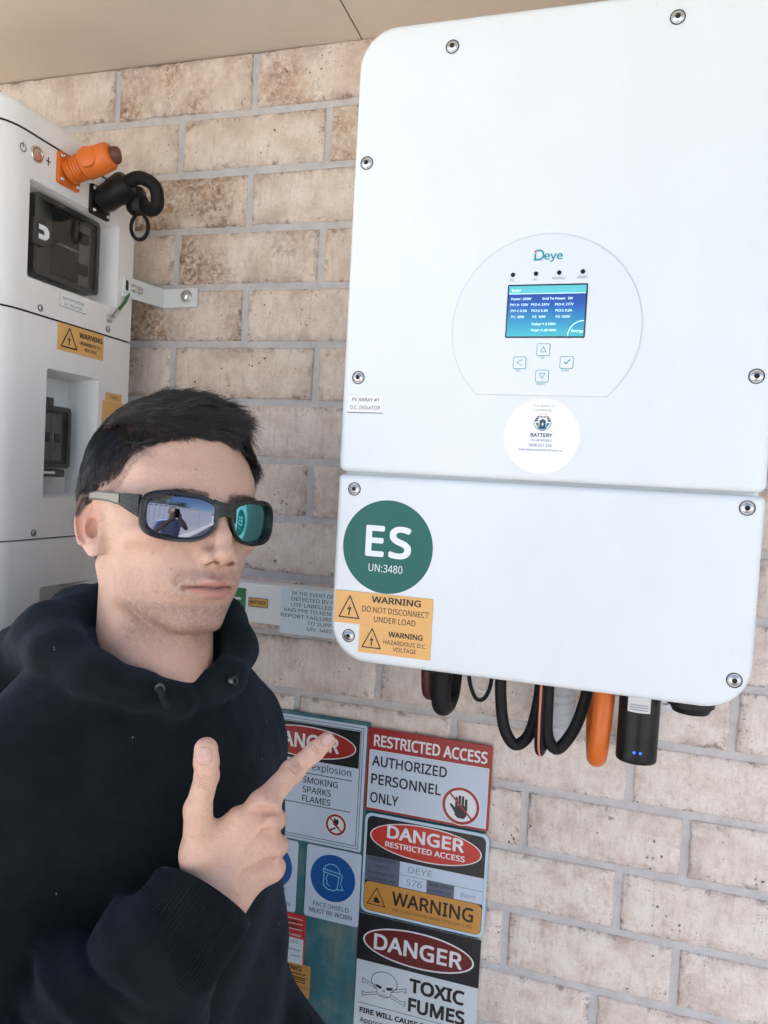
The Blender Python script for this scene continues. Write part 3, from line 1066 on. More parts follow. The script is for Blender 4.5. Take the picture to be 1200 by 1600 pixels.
def cab_block(z0, z1, bv0=.0025, bv1=.0025):
    ls = []
    for k in range(4):
        t = k / 3 * math.pi / 2
        ls.append([(x, y, z0 + bv0 * (1 - math.sin(t))) for x, y in cab_prof(bv0 * (1 - math.cos(math.pi / 2 - t)) if k else bv0)])
    for k in range(6):
        t = k / 5 * math.pi / 2
        ls.append([(x, y, z1 - bv1 + bv1 * math.sin(t)) for x, y in cab_prof(bv1 * (1 - math.cos(t)))])
    m = MB(); m.loops(ls)
    return m
def carve(o, boxes):
    """cut pockets out of a casing"""
    for bx in boxes:
        c = MB()
        a0, a1, b0, b1, dep, r, dr = bx
        # pocket with drafted walls: wider at the mouth
        ls = []
        for q, ins in ((-dep, dr), (-.002, .0012), (-.0005, .0002), (.02, -.002)):
            ls.append([SIDE(a, b, q) for a, b in rrect(a0 + ins, a1 - ins, b0 + ins, b1 - ins, r, 3)])
        c.loops(ls)
        co = obj('pocket', c, M_CAB, None)
        md = o.modifiers.new('cut', 'BOOLEAN')
        md.operation = 'DIFFERENCE'; md.solver = 'EXACT'; md.object = co
        bpy.context.view_layer.update()
        me = bpy.data.meshes.new_from_object(o.evaluated_get(bpy.context.evaluated_depsgraph_get()))
        o.modifiers.clear()
        o.data = me
        me.name = o.name
        bpy.data.objects.remove(co, do_unlink=True)
        me.shade_smooth(); me.set_sharp_from_angle(angle=RAD(35))
    return o
REC1 = (-.2842, -.1140, 1.8185, 1.9350, .040, .004, .010)
mtop = obj('control_module', cab_block(1.7790, 1.9868), M_CAB, BAT)
carve(mtop, [REC1])
obj('top_lid', cab_block(1.9884, 2.0190, .002, .009), M_CAB, BAT)
zt = 1.7772
BLOCKS = []
for k in range(6):
    o = obj('battery_module', cab_block(zt - .2754, zt), M_CAB, BAT)
    if k < 2:
        carve(o, [(-.2455, -.1460, zt - .2252, zt - .0612, .046, .003, .005)])
    BLOCKS.append(o)
    zt -= .2770
obj('plinth', cab_block(0.001, zt), mat('plinth_grey', (.30, .31, .32, 1), .5), BAT)
m = MB(); m.loops([[(x, y, z) for x, y in cab_prof(.003)] for z in (.05, 1.9995)])
obj('gap_core', m, M_HOLE, BAT)
# the breaker pockets are cut deeper than the core starts: shift the core back behind them
for o in list(BAT.children):
    if o.name.startswith('gap_core'):
        for v in o.data.vertices:
            if v.co.x + BAT.location.x > .04:
                v.co.x = .045 - BAT.location.x if False else v.co.x
        bpy.data.objects.remove(o, do_unlink=True)
for z in (1.9876, 1.7781, 1.5010, 1.2240, .9470, .6700, .3930):
    m = MB()
    m.loops([[(x, y, z - .0016) for x, y in cab_prof(.0032)], [(x, y, z + .0016) for x, y in cab_prof(.0032)]])
    obj('seam_shade_strip', m, M_HOLE, BAT)  # dark strip painting the shade in the gap between modules

for a, b in ((-.2605, 1.7866), (-.1315, 1.7874), (-.2590, 1.5090), (-.1330, 1.5085), (-.262, 1.2320)):
    screw(BAT, SIDE, a, b, .0002, .0034)
# power button and printed symbols
s = MB(); s.lathe(SIDE(-.2752, 1.9660, 0), SIDE.n, [(-.001, .0098), (.0016, .0098), (.0024, .0092), (.0024, .0076), (.0012, .0070), (.0012, .0066), (.0020, .0062), (.0024, .004)], 32)
obj('power_button', s, M_STEEL, BAT)
p = Print(SIDE, .0004)
p.band([(-.2968 + .0052 * math.cos(t), 1.9650 + .0052 * math.sin(t)) for t in np.linspace(2.2, 2.2 + 5.2, 22)] + [(-.2968 + .0042 * math.cos(2.2 + 5.2), 1.9650 + .0042 * math.sin(2.2 + 5.2))],
       [(-.2968 + .0040 * math.cos(t), 1.9650 + .0040 * math.sin(t)) for t in np.linspace(2.2, 2.2 + 5.2, 22)] + [(-.2968 + .0041 * math.cos(2.2 + 5.2), 1.9650 + .0041 * math.sin(2.2 + 5.2))])
p.poly(rrect(-.2974, -.2962, 1.9655, 1.9712, .0001, 1)); p.done('power_symbol', M_INK, BAT)
p = Print(SIDE, .0004)
p.poly(rrect(-.2602, -.2512, 1.9651, 1.9663, .0001, 1)); p.poly(rrect(-.2564, -.2550, 1.9604, 1.9710, .0001, 1), 1e-5)
p.done('plus_symbol', M_INK, BAT)

# breaker windows
M_SMOKE = mat('smoked_plastic', (.030, .033, .033, 1), .14, spec=.6)
t = NT('smoked_window')
t.b.inputs['Base Color'].default_value = (.55, .57, .56, 1); t.b.inputs['Roughness'].default_value = .06
t.b.inputs['Transmission Weight'].default_value = 1.0; t.b.inputs['IOR'].default_value = 1.40
M_SMOKE_CLEAR = t.m
M_BRK = mat('breaker_grey', (.50, .51, .50, 1), .5, grain=.05)
def breaker(a0, a1, b0, b1, c, wide=True):
    """hinged smoked cover over miniature breakers"""
    out = []
    s = MB(); s.rbox(SIDE, a0, a1, b0, b1, c - .020, c - .012, .006, .002)
    base = obj('breaker_cover', s, mat('breaker_base_grey', (.20, .21, .205, 1), .5), BAT)
    s = MB()
    prof_o = rrect(a0, a1, b0, b1, .007, 5); prof_i = rrect(a0 + .006, a1 - .006, b0 + .006, b1 - .006, .004, 5)
    n = len(prof_o)
    vs = [SIDE(a, b, c - .012) for a, b in prof_o] + [SIDE(a, b, c) for a, b in prof_o] + [SIDE(a, b, c) for a, b in prof_i] + [SIDE(a, b, c - .010) for a, b in prof_i]
    s.add(vs, [(k * n + i, k * n + (i + 1) % n, (k + 1) * n + (i + 1) % n, (k + 1) * n + i) for k in range(3) for i in range(n)])
    obj('cover_frame', s, M_SMOKE, base)
    s = MB(); s.rbox(SIDE, a0 + .0055, a1 - .0055, b0 + .0055, b1 - .0055, c - .0035, c - .0015, .004)
    obj('cover_window', s, M_SMOKE_CLEAR, base)
    return base
c1 = -.006
a0, a1, b0, b1 = -.2680, -.1470, 1.8285, 1.9270
bk = breaker(a0, a1, b0, b1, c1)
w = a1 - a0
for i in range(2):                       # two rows of grey breaker bodies with black toggles
    s = MB(); s.rbox(SIDE, a0 + .34 * w, a0 + .72 * w, b0 + .010 + i * .041, b0 + .048 + i * .041, c1 - .0115, c1 - .0062, .001, .0006)
    o = obj('breaker_body', s, mat('breaker_black', (.045, .047, .048, 1), .5), bk)
    s = MB(); s.rbox(SIDE, a0 + .66 * w, a0 + .86 * w, b0 + .022 + i * .041, b0 + .036 + i * .041, c1 - .0105, c1 - .0048, .001, .0006)
    obj('breaker_toggle', s, M_DARK, bk)
s = MB(); s.rbox(SIDE, a0 + .75 * w, a1 - .010, b0 + .008, b1 - .010, c1 - .0118, c1 - .0095)
obj('breaker_terminal', s, M_BRK, bk)
s = MB(); s.rbox(SIDE, a0 + .40 * w, a0 + .70 * w, b0 + .0485, b0 + .0505, c1 - .0115, c1 - .0058)
obj('breaker_strip', s, M_PAPER, bk)
s = MB(); s.rbox(SIDE, a0 - .005, a0 + .016, b0 + .034, b0 + .066, c1 - .006, c1 + .004, .002, .001)
obj('cover_latch', s, M_SMOKE, bk)
s = MB()
cu = [(a0 + .0005, b0 + .0445), (a0 + .0125, b0 + .0445)]
outer = [(a0 + .001, b0 + .0415)] + [(a0 + .0105 + .0085 * math.cos(t), b0 + .050 + .0085 * math.sin(t)) for t in np.linspace(-1.57, 1.57, 12)] + [(a0 + .001, b0 + .0585)]
inner = [(a0 + .001, b0 + .0470)] + [(a0 + .0090 + .0030 * math.cos(t), b0 + .050 + .0030 * math.sin(t)) for t in np.linspace(-1.57, 1.57, 12)] + [(a0 + .001, b0 + .0530)]
n = len(outer)
vs = [SIDE(a, b, c1 + .0042) for a, b in outer + inner] + [SIDE(a, b, c1 + .0058) for a, b in outer + inner]
s.add(vs, [(2 * n + i, 2 * n + i + 1, 3 * n + i + 1, 3 * n + i) for i in range(n - 1)] + [(i, i + 1, 2 * n + i + 1, 2 * n + i) for i in range(n - 1)] + [(n + i + 1, n + i, 3 * n + i, 3 * n + i + 1) for i in range(n - 1)])
obj('lock_ring', s, M_PAPER, bk)
# second pocket: smaller smoked cover
a0, a1, b0, b1 = -.2440, -.1740, 1.5905, 1.6720
bk = breaker(a0, a1, b0, b1, -.020)
for i in range(2):
    s = MB(); s.rbox(SIDE, a0 + .020 + .020 * i, a0 + .0385 + .020 * i, b0 + .010, b1 - .010, -.0315, -.0262, .001, .0006)
    obj('breaker_body', s, M_BRK, bk)
    s = MB(); s.rbox(SIDE, a0 + .024 + .020 * i, a0 + .035 + .020 * i, b0 + .034, b0 + .047, -.0262, -.0242, .001, .0005)
    obj('breaker_toggle', s, mat('toggle_blue', (.03, .05, .10, 1), .4), bk)
s = MB(); s.rbox(SIDE, a0 + .020, a0 + .034, b1 - .002, b1 + .010, -.030, -.018, .002, .001)
obj('cover_latch', s, M_SMOKE, bk)
s = MB(); s.rbox(SIDE, a0 + .008, a1 - .006, b0 - .012, b0 - .001, -.033, -.022, .003, .002)
obj('cover_hinge', s, M_SMOKE, bk)
s = MB(); s.lathe(SIDE(a0 + .014, b1 + .008, -.040), SIDE.n, [(0, .006), (.008, .006), (.010, .004)], 14)
obj('cable_gland', s, M_STEEL, bk)
s = MB(); s.rbox(SIDE, a0 + .020, a0 + .044, b0 - .0075, b0 - .0045, -.0222, -.0214, .001)
obj('lock_ring', s, M_PAPER, bk)

# stickers
pl = label_plate(BAT, SIDE, -.2283, -.1770, 1.7972, 1.8130, .0001, M_PAPER, 'isolator_label')
p = Print(SIDE, .0007); p.text('BATTERY SYSTEM', -.2026, 1.8068, .0036, .0400); p.text('D.C. ISOLATOR', -.2026, 1.8000, .0036, .0330); p.done('lettering', M_INK, pl)
p = Print(SIDE, .00065); p.line([(-.2283, 1.7974), (-.1772, 1.7974)], .0006); p.line([(-.2281, 1.7974), (-.2281, 1.8128)], .0006, 1e-5); p.done('border', M_INK, pl)
wl = label_plate(BAT, SIDE, -.2299, -.1398, 1.7420, 1.7768, .0003, M_ORANGE_LAB, 'warning_label')
p = Print(SIDE, .0010)
hv_triangle(p, -.2085, 1.7475, .0290, .0250, .0018)
p.text('WARNING', -.1668, 1.7640, .0070, .0460, bold=.02); p.text('HAZARDOUS D.C.', -.1668, 1.7555, .0044, .0440, bold=.01); p.text('VOLTAGE', -.1668, 1.7480, .0044, .0250, bold=.01)
p.done('lettering', M_INK, wl)
wl = label_plate(BAT, SIDE, -.1373, -.0915, 1.6540, 1.6882, .0001, M_ORANGE_LAB, 'warning_label')
wl = label_plate(BAT, SIDE, -.1315, -.0953, 1.6886, 1.7002, .0001, M_ORANGE_LAB, 'tower_label')
p = Print(SIDE, .0007); p.text('TOWER A', -.1134, 1.6925, .0040, .0200); p.done('lettering', M_INK, wl)

# ---- orange power plug, black power plug with its cable
M_ORG = mat('orange_plastic', (.62, .135, .012, 1), .42, grain=.05, gscale=60)
M_ORG2 = mat('orange_plastic_dark', (.40, .085, .012, 1), .5)
def plug(name, a, b, hw, m, label, tilt, ln, rad):
    root = thing(name, tuple(SIDE(a, b, 0)), label, 'plug')
    s = MB(); s.rbox(SIDE, a - hw, a + hw, b - hw, b + hw, .0002, .0045, .0035, .001)
    fl = obj('flange', s, m, root)
    for da in (-1, 1):
        for db in (-1, 1):
            q = SIDE(a + da * (hw - .0052), b + db * (hw - .0052), .0045)
            s = MB(); s.lathe(q, SIDE.n, [(-.0005, .0028), (.0012, .0028), (.0020, .002), (.0008, .001)], 12)
            obj('screw', s, M_STEEL, root)
    return root
O_A, O_B = -.2225, 1.9660
og = plug('orange_plug', O_A, O_B, .0195, M_ORG, 'orange ribbed power plug screwed to the top of the pale cabinet', 0, 0, 0)
ax = Vector((1, .10, .34)).normalized()
o0 = SIDE(O_A, O_B, .004)
s = MB()
prof = [(0, .0150), (.004, .0155)]
for k in range(4):
    q = .006 + .0040 * k
    prof += [(q, .0160), (q + .0022, .0160), (q + .0026, .0148), (q + .0036, .0148)]
prof += [(.0225, .0172), (.026, .0180), (.042, .0180), (.047, .0174), (.057, .0168), (.061, .0140), (.062, .011)]
s.lathe(o0, ax, prof, 26)
obj('plug_body', s, M_ORG, og)
s = MB()
u = ax.cross(Vector((0, 0, 1))).normalized()
fr = Fr(o0 + ax * .050, ax, Vector((0.25, -1, 0)))
s.lathe(o0 + ax * .034 + Vector((.003, -.0172, 0)), Vector((.2, -1, 0)), [(-.004, .0125), (.0008, .0125), (.0016, .0115)], 22)
obj('plug_button', s, M_ORG, og)
s = MB(); s.lathe(o0 + ax * .059, ax + Vector((0, .5, -.1)), [(0, .0105), (.008, .0105), (.011, .0092), (.013, .006), (.0135, .002)], 20)
obj('plug_cap', s, mat('brown_cable', (.10, .035, .018, 1), .5), og)

K_A, K_B = -.1610, 1.9500
bg = plug('black_plug', K_A, K_B, .0195, M_DARK, 'black power plug on the pale cabinet beside the orange plug', 0, 0, 0)
ax = Vector((1, .06, .62)).normalized()
o0 = SIDE(K_A, K_B, .004)
s = MB()
s.lathe(o0, ax, [(0, .0155), (.005, .0160), (.007, .0175), (.022, .0180), (.025, .0188), (.040, .0186), (.045, .0172), (.048, .0140)], 26)
obj('plug_body', s, M_DARK, bg)
M_RUB = mat('black_rubber', (.007, .0075, .008, 1), .6, spec=.25, grain=.2, gscale=150)
cab = thing('black_cable', tuple(o0 + ax * .07), 'thick black battery cable arching from the black plug beside the cabinet', 'cable')
s = MB()
e = o0 + ax * .040
q = SIDE(-.132, 1.972, .034)
s.tube([e, e + ax * .016, e + Vector((.026, .006, .010)), e + Vector((.040, .012, .000)), e + Vector((.041, .016, -.022)), (e + Vector((.030, .014, -.034)) + q) / 2 + Vector((.010, .002, -.008)), q + Vector((.006, .004, -.004))], .0088, 16, 7)
obj('cable_run', s, M_RUB, cab)
s = MB()      # cable boot and the strap loop hanging off it
q = SIDE(-.132, 1.972, .034)
s.lathe(q + Vector((0, 0, .004)), Vector((.25, .05, -1)), [(0, .013), (.004, .0150), (.026, .0150), (.032, .011)], 18)
obj('cable_boot', s, M_DARK, cab)
s = MB()
ctr = q + Vector((.010, .002, -.046))
pts = [ctr + Vector((.0120 * math.cos(t) * .9, .004 * math.cos(t), .0170 * math.sin(t))) for t in np.linspace(-4.2, 1.1, 26)]
s.tube([q + Vector((-.006, 0, -.024))] + pts + [q + Vector((.016, .002, -.026))], .0026, 8)
obj('strap_loop', s, M_RUB, cab)

# ---- bracket tying the cabinet back to the wall
brk = thing('wall_bracket', (.1, 0, 1.855), 'bent white metal bracket bolted from the cabinet to the brick wall', 'bracket')
t1, H0, H1 = .0028, 1.8400, 1.8685
s = MB()
P2 = [(.1005, -.104), (.1005 + t1, -.104), (.1005 + t1, -.0012 - t1), (.161, -.0012 - t1), (.161, -.0012), (.1005, -.0012)]
ls = []
for zz in (H0, H1):
    ls.append([(x, y, zz + (.0075 if x > .12 else .006 * (y + .104) / .104)) for x, y in P2])
s.loops(ls)
obj('bracket_strip', s, M_WHITE, brk, smooth=20)
for yy in (-.082, -.068):
    s = MB(); s.lathe((.1033, yy, 1.8560), (1, 0, 0), [(0, .0062), (.0012, .0062), (.0013, .0048), (.0040, .0046), (.0046, .0040), (.003, .002)], 16)
    obj('bolt', s, M_STEEL, brk)
s = MB(); s.lathe((.1425, -.004, 1.8630), (0, -1, 0), [(0, .0095), (.0016, .0095), (.0017, .0072), (.0030, .0072), (.0070, .0066), (.0084, .0045), (.0088, .002)], 22)
obj('anchor_bolt', s, M_STEEL, brk)
s = MB(); s.rbox(SIDE, -.100, -.094, 1.8490, 1.8640, .0033, .0036, .003, .0001); obj('bolt_slot', s, M_HOLE, brk)
ew = thing('earth_wire', (.1, -.12, 1.80), 'short green and yellow earth wire with a crimped lug below the bracket', 'wire')
s = MB(); w0, w1_ = SIDE(-.1285, 1.8035, .005), SIDE(-.094, 1.8420, .004)
s.tube([w0 + (w1_ - w0) * .30, w0 + (w1_ - w0) * .65 + Vector((.002, 0, .001)), w1_ + Vector((-.001, 0, 0)), SIDE(-.086, 1.852, -.001)], .0023, 10, 5)
obj('insulated_wire', s, mat('earth_green', (.03, .16, .035, 1), .45), ew)
s = MB(); s.tube([w0 + (w1_ - w0) * .04, w0 + (w1_ - w0) * .34], [.0030, .0026], 10)
obj('crimp_lug', s, M_STEEL, ew)
s = MB(); s.lathe(SIDE(-.1300, 1.8025, 0), SIDE.n, [(0, .0065), (.001, .0065), (.0011, .0052), (.0052, .0050), (.0056, .004), (.004, .002)], 16)
obj('bolt', s, M_STEEL, ew)
# ================================================================== trunking and signs on the bricks
M_TRUNK = mat('white_pvc', (.85, .87, .87, 1), .35, grain=.01, gscale=12)
tr = thing('cable_trunking', (.3, 0, 1.41), 'white square cable trunking running along the wall behind the man', 'trunking')
TB = .034
s = MB(); s.rbox(WALL, .1005, .62, 1.3795, 1.4370, .0005, TB, .003, .002); obj('trunking_body', s, M_TRUNK, tr)
s = MB(); s.rbox(WALL, .1005, .62, 1.3835, 1.4330, TB - .0006, TB + .0016, .002, .001); obj('trunking_lid', s, M_TRUNK, tr)
lb = label_plate(tr, WALL, .2350, .2830, 1.3915, 1.4290, TB + .0017, mat('green_label', (.028, .20, .075, 1), .45), 'exit_label')
p = Print(WALL, TB + .0024); p.poly(rrect(.262, .2755, 1.4115, 1.4150, .0015, 3)); p.done('white_bar', M_PAPER, lb)
p = Print(WALL, TB + .0024); p.poly(rrect(.258, .2700, 1.3985, 1.4010, .001, 3)); p.done('white_bar', M_PAPER, lb)
lb = label_plate(tr, WALL, .2880, .3190, 1.4035, 1.4165, TB + .0017, M_ORANGE_LAB, 'battery_label')
p = Print(WALL, TB + .0024); p.text('BATTERY', .3030, 1.4075, .0052, .0250, bold=.012); p.line([(.2880, 1.4165), (.3190, 1.4165), (.3190, 1.4035), (.2880, 1.4035)], .0007, 0, True); p.done('lettering', M_INK, lb)
lb = label_plate(tr, WALL, .3395, .4950, 1.3705, 1.4360, TB + .0017, mat('pale_blue_notice', (.68, .82, .88, 1), .45), 'emergency_notice')
p = Print(WALL, TB + .0024)
for k, (tx, cx, w) in enumerate((('IN THE EVENT OF FAULT', .4010, .0900), ('DETECTED BY ALARM', .4010, .0900), ('USE LABELLED EXITS', .4010, .0900), ('AND PPE TO REMAIN SAFE', .4010, .1130),
                                 ('REPORT FAILURE OF UNIT', .4010, .1210), ('TO SUPPLIER', .4100, .0560), ('UN: 3480', .4010, .0380))):
    p.text(tx, cx, 1.4270 - k * .00825, .0052, w)
p.done('lettering', M_INK, lb)

M_ALU = mat('sign_white_shaded', (.53, .63, .75, 1), .38, grain=.015, gscale=15)  # white sign paint with the bluish local shade put into the colour
M_ALU2 = mat('sign_paper_white_shaded', (.63, .72, .75, 1), .42, grain=.015, gscale=15)  # the same bluish shade is put into this white
M_RED = mat('sign_red', (.33, .022, .020, 1), .40, grain=.03, gscale=20)
M_DRED = mat('sign_dark_red', (.15, .014, .012, 1), .40, grain=.03, gscale=20)
M_BRED = mat('sign_bright_red', (.52, .035, .022, 1), .40, grain=.03, gscale=20)
M_BLUE = mat('sign_blue', (.005, .085, .30, 1), .40, grain=.03, gscale=20)
M_BLK = mat('sign_black', (.012, .013, .015, 1), .38)
M_AMB = mat('sign_amber', (.56, .27, .055, 1), .42, grain=.02, gscale=20)
M_LIGHT = mat('sign_white_print', (.74, .76, .78, 1), .42)
M_CYAN = mat('sign_cyan_line', (.22, .60, .78, 1), .42)
M_SLATE = mat('sign_slate_print', (.10, .13, .19, 1), .45)
M_LBLUE = mat('sign_pale_blue_print', (.50, .66, .78, 1), .45)
def sign(name, a0, a1, b0, b1, c, m, label, r=.003, th=.0012):
    root = thing(name, ((a0 + a1) / 2, -c, b0), label, 'sign', 'safety signs on the brick wall')
    s = MB(); s.rbox(WALL, a0, a1, b0, b1, c, c + th, r, .0004, 1)
    obj('sign_plate', s, m, root)
    return root, c + th + .0003
# added teal sheet standing in for the teal cast on the bricks
t = NT('teal_tint')
tc = t.n('ShaderNodeTexCoord').outputs['Object']
cc = t.ramp(t.noise(tc, 11, 5, .65), [(.36, (.075, .125, .125, 1)), (.50, (.035, .155, .185, 1)), (.64, (.145, .215, .19, 1))])
mp = t.n('ShaderNodeMapping'); mp.inputs['Scale'].default_value = (60, 10, 9); t.l(tc, mp.inputs['Vector'])
cc = t.mix(t.ramp(t.noise(mp.outputs[0], 1, 4, .6), [(.5, 0.), (.75, .6)]), cc, (.045, .060, .062, 1))
t.l(cc, t.b.inputs['Base Color']); t.b.inputs['Roughness'].default_value = .32
t.bump(t.noise(tc, 45, 4, .6), .0012, .5)
bb = thing('teal_tint_sheet', (.38, 0, .70), 'added mottled teal sheet standing in for teal tinted bricks behind the safety signs', 'board')
s = MB(); s.rbox(WALL, .19, .4760, .70, 1.2480, .0022, .0050, .002, .0006); obj('tint_sheet', s, t.m, bb)
s = MB(); s.rbox(WALL, .4762, .6480, .96, 1.2405, .0022, .0034, .002, .0004); obj('tint_sheet', s, t.m, bb)

C0 = .0056
# --- battery explosion sign
r1, c = sign('explosion_sign', .2850, .4710, 1.0565, 1.2430, C0, M_ALU, 'white danger sign about explosion, partly behind the pointing finger')
p = Print(WALL, c); p.line([(.2885, 1.0610), (.4665, 1.0610), (.4665, 1.2390), (.2885, 1.2390)], .0007, 0, True); p.line([(.2920, 1.0650), (.4630, 1.0650), (.4630, 1.2350), (.2920, 1.2350)], .0008, 1e-5, True)
p.line([(.2950, 1.1595), (.4520, 1.1595)], .0011); p.line([(.2950, 1.1130), (.4520, 1.1130)], .0011)
p.text('Battery explosion', .4505, 1.1655, .0105, .1120, align='R')
p.text('SMOKING', .3760, 1.1448, .0092, .0550, bold=.004, align='L'); p.text('SPARKS', .3760, 1.1305, .0092, .0450, bold=.004, align='L'); p.text('FLAMES', .3760, 1.1165, .0092, .0450, bold=.004, align='L')
p.text('NO', .3080, 1.1270, .0160, .0300, bold=.01)
p.done('lettering', M_INK, r1)
p = Print(WALL, c + .00005); p.poly([(.2935, 1.1790), (.4615, 1.1790), (.4615, 1.2335), (.2935, 1.2335)]); p.done('header_block', M_BLK, r1)
p = Print(WALL, c + .0001); p.poly(circ(.3790, 1.2060, .0775, 48, .0235)); p.done('danger_rim', M_LIGHT, r1)
p = Print(WALL, c + .00015); p.poly(circ(.3790, 1.2060, .0757, 48, .0220)); p.done('danger_oval', M_RED, r1)
p = Print(WALL, c + .0002); p.text('DANGER', .3760, 1.1955, .0225, .1080, bold=.022); p.done('lettering', M_LIGHT, r1)
def prohibit(root, c, x, z, r, bold=.0034, m=None):
    p = Print(WALL, c); p.poly(circ(x, z, r + .0012, 40)); p.done('prohibition_rim', M_LIGHT, root)
    p = Print(WALL, c + .00004); p.band(circ(x, z, r, 40), circ(x, z, r - bold, 40)); p.done('prohibition_ring', m or M_RED, root)
    p = Print(WALL, c + .00012); q = (r - bold * .6) * .7071; p.line([(x - q, z + q), (x + q, z - q)], bold * .62); p.done('prohibition_bar', m or M_RED, root)
for fx in (.4312, .3240):
    prohibit(r1, c, fx, 1.0905, .0158)
    p = Print(WALL, c + .00008)   # flame over a match
    fl = [(-.0035, -.001), (-.0055, .003), (-.003, .0055), (-.0032, .010), (.0005, .0065), (.0025, .0085), (.0045, .004), (.003, -.0005), (.0008, -.002)]
    p.poly([(fx + x, 1.0915 + z) for x, z in fl]); p.line([(fx - .002, 1.0905), (fx + .0075, 1.0830)], .0022, 1e-5); p.line([(fx - .008, 1.0815), (fx - .001, 1.0855)], .0024, 2e-5)
    p.done('flame_symbol', M_INK, r1)
# --- restricted access
r2, c = sign('restricted_sign', .4735, .6535, 1.1225, 1.2425, C0 + .0004, M_RED, 'red bordered restricted access sign with a crossed out black hand')
p = Print(WALL, c); p.text('RESTRICTED ACCESS', .5645, 1.2165, .0168, .1640, bold=.02); p.line([(.4775, 1.1265), (.6495, 1.1265), (.6495, 1.2105), (.4775, 1.2105)], .0010, 0, True); p.done('lettering', M_LIGHT, r2)
p = Print(WALL, c + .00004); p.poly([(.4780, 1.1270), (.6490, 1.1270), (.6490, 1.2100), (.4780, 1.2100)]); p.done('white_panel', M_ALU, r2)
p = Print(WALL, c + .0001); p.text('AUTHORIZED', .4815, 1.1880, .0150, .1100, bold=.016, align='L'); p.text('PERSONNEL', .4815, 1.1615, .0150, .1030, bold=.016, align='L'); p.text('ONLY', .4815, 1.1345, .0150, .0420, bold=.016, align='L'); p.done('lettering', M_INK, r2)
prohibit(r2, c + .0001, .6135, 1.1520, .0262, .0040)
p = Print(WALL, c + .00017)
hx, hz = .6140, 1.1490
p.poly([(hx - .0085, hz - .0105), (hx - .0040, hz - .0145), (hx + .0050, hz - .0145), (hx + .0085, hz - .0090), (hx + .0090, hz + .004), (hx - .0085, hz + .003)])
for k, (fx2, h2) in enumerate(((-.0066, .0150), (-.0022, .0180), (.0022, .0175), (.0068, .0140))):
    p.poly(rrect(hx + fx2 - .0018, hx + fx2 + .0018, hz, hz + h2, .0017, 3), (k + 1) * 4e-6)
p.poly([(hx - .0075, hz - .009), (hx - .0165, hz + .0035), (hx - .0142, hz + .0050), (hx - .0070, hz - .0015)], 3e-5)
p.done('hand_symbol', M_BLK, r2)
p = Print(WALL, c + .00030); q = .0172; p.line([(.6135 - q, 1.1520 + q), (.6135 + q, 1.1520 - q)], .0026); p.done('prohibition_bar', M_RED, r2)
# --- danger, restricted access, arc flash
r3, c = sign('danger_sign', .4760, .6560, .9720, 1.1190, C0 + .0014, M_LBLUE, 'rounded danger sign with a red oval above an amber warning strip', r=.010)
p = Print(WALL, c); p.poly(rrect(.4800, .6520, .9760, 1.1150, .008, 5)); p.done('header_block', M_BLK, r3)
p = Print(WALL, c + .00005); p.poly(circ(.5660, 1.0880, .0812, 56, .0258)); p.done('danger_rim', M_LIGHT, r3)
p = Print(WALL, c + .0001); p.poly(circ(.5660, 1.0880, .0795, 56, .0243)); p.done('danger_oval', M_BRED, r3)
p = Print(WALL, c + .00015); p.text('DANGER', .5660, 1.0872, .0190, .1120, bold=.024); p.text('RESTRICTED ACCESS', .5660, 1.0742, .0082, .1160, bold=.02); p.done('lettering', M_LIGHT, r3)
p = Print(WALL, c + .00005)
p.poly([(.5315, 1.0385), (.6518, 1.0385), (.6518, 1.0570), (.5315, 1.0570)]); p.poly([(.5315, 1.0200), (.5720, 1.0200), (.5720, 1.0380), (.5315, 1.0380)]); p.poly([(.6115, 1.0200), (.6518, 1.0200), (.6518, 1.0380), (.6115, 1.0380)])
p.done('form_field', M_ALU, r3)
p = Print(WALL, c + .00005); p.poly([(.4802, 1.0200), (.5311, 1.0200), (.5311, 1.0570), (.4802, 1.0570)]); p.done('form_heading', M_SLATE, r3)
p = Print(WALL, c + .00005); p.poly([(.5724, 1.0200), (.6111, 1.0200), (.6111, 1.0380), (.5724, 1.0380)]); p.done('form_heading', M_SLATE, r3)
p = Print(WALL, c + .0001)
for tx, x, z, w in (('Equipment', .5056, 1.0510, .0400), ('name:', .5056, 1.0415, .0210), ('Maximum d.c.', .5056, 1.0310, .0420), ('voltage (V):', .5056, 1.0225, .0400)):
    p.text(tx, x, z, .0052, w)
p.done('lettering', M_BLK, r3)
p = Print(WALL, c + .0001)
p.text('Short circuit', .5918, 1.0310, .0052, .0340); p.text('current (A):', .5918, 1.0225, .0052, .0340)
p.done('lettering', M_BLK, r3)
p = Print(WALL, c + .0001); p.text('DEYE', .5610, 1.0435, .0085, .0350, slant=.15); p.text('576', .5530, 1.0245, .0090, .0230, slant=.2); p.text('Boom', .6310, 1.0250, .0065, .0200, slant=.2); p.done('handwriting', mat('pen_ink', (.16, .24, .34, 1), .5), r3)
p = Print(WALL, c + .00005); p.poly(rrect(.4806, .6514, .9766, 1.0190, .0072, 5)); p.done('warning_strip', M_AMB, r3)
p = Print(WALL, c + .0001); p.text('WARNING', .5815, .9915, .0200, .1180, bold=.016); p.text('ARC FLASH HAZARD WEAR CATEGORY 2 PPE', .5820, .9828, .0044, .1160)
p.line([(.4860, .9860), (.5130, .9860), (.4995, 1.0110)], .0013, 0, True)
p.poly([(.4950, .9895), (.5040, .9895), (.5055, .9925), (.5020, .9935), (.5030, .9975), (.5000, .9965), (.4990, 1.0010), (.4975, .9960), (.4945, .9955), (.4962, .9925)])
p.done('lettering', M_INK, r3)
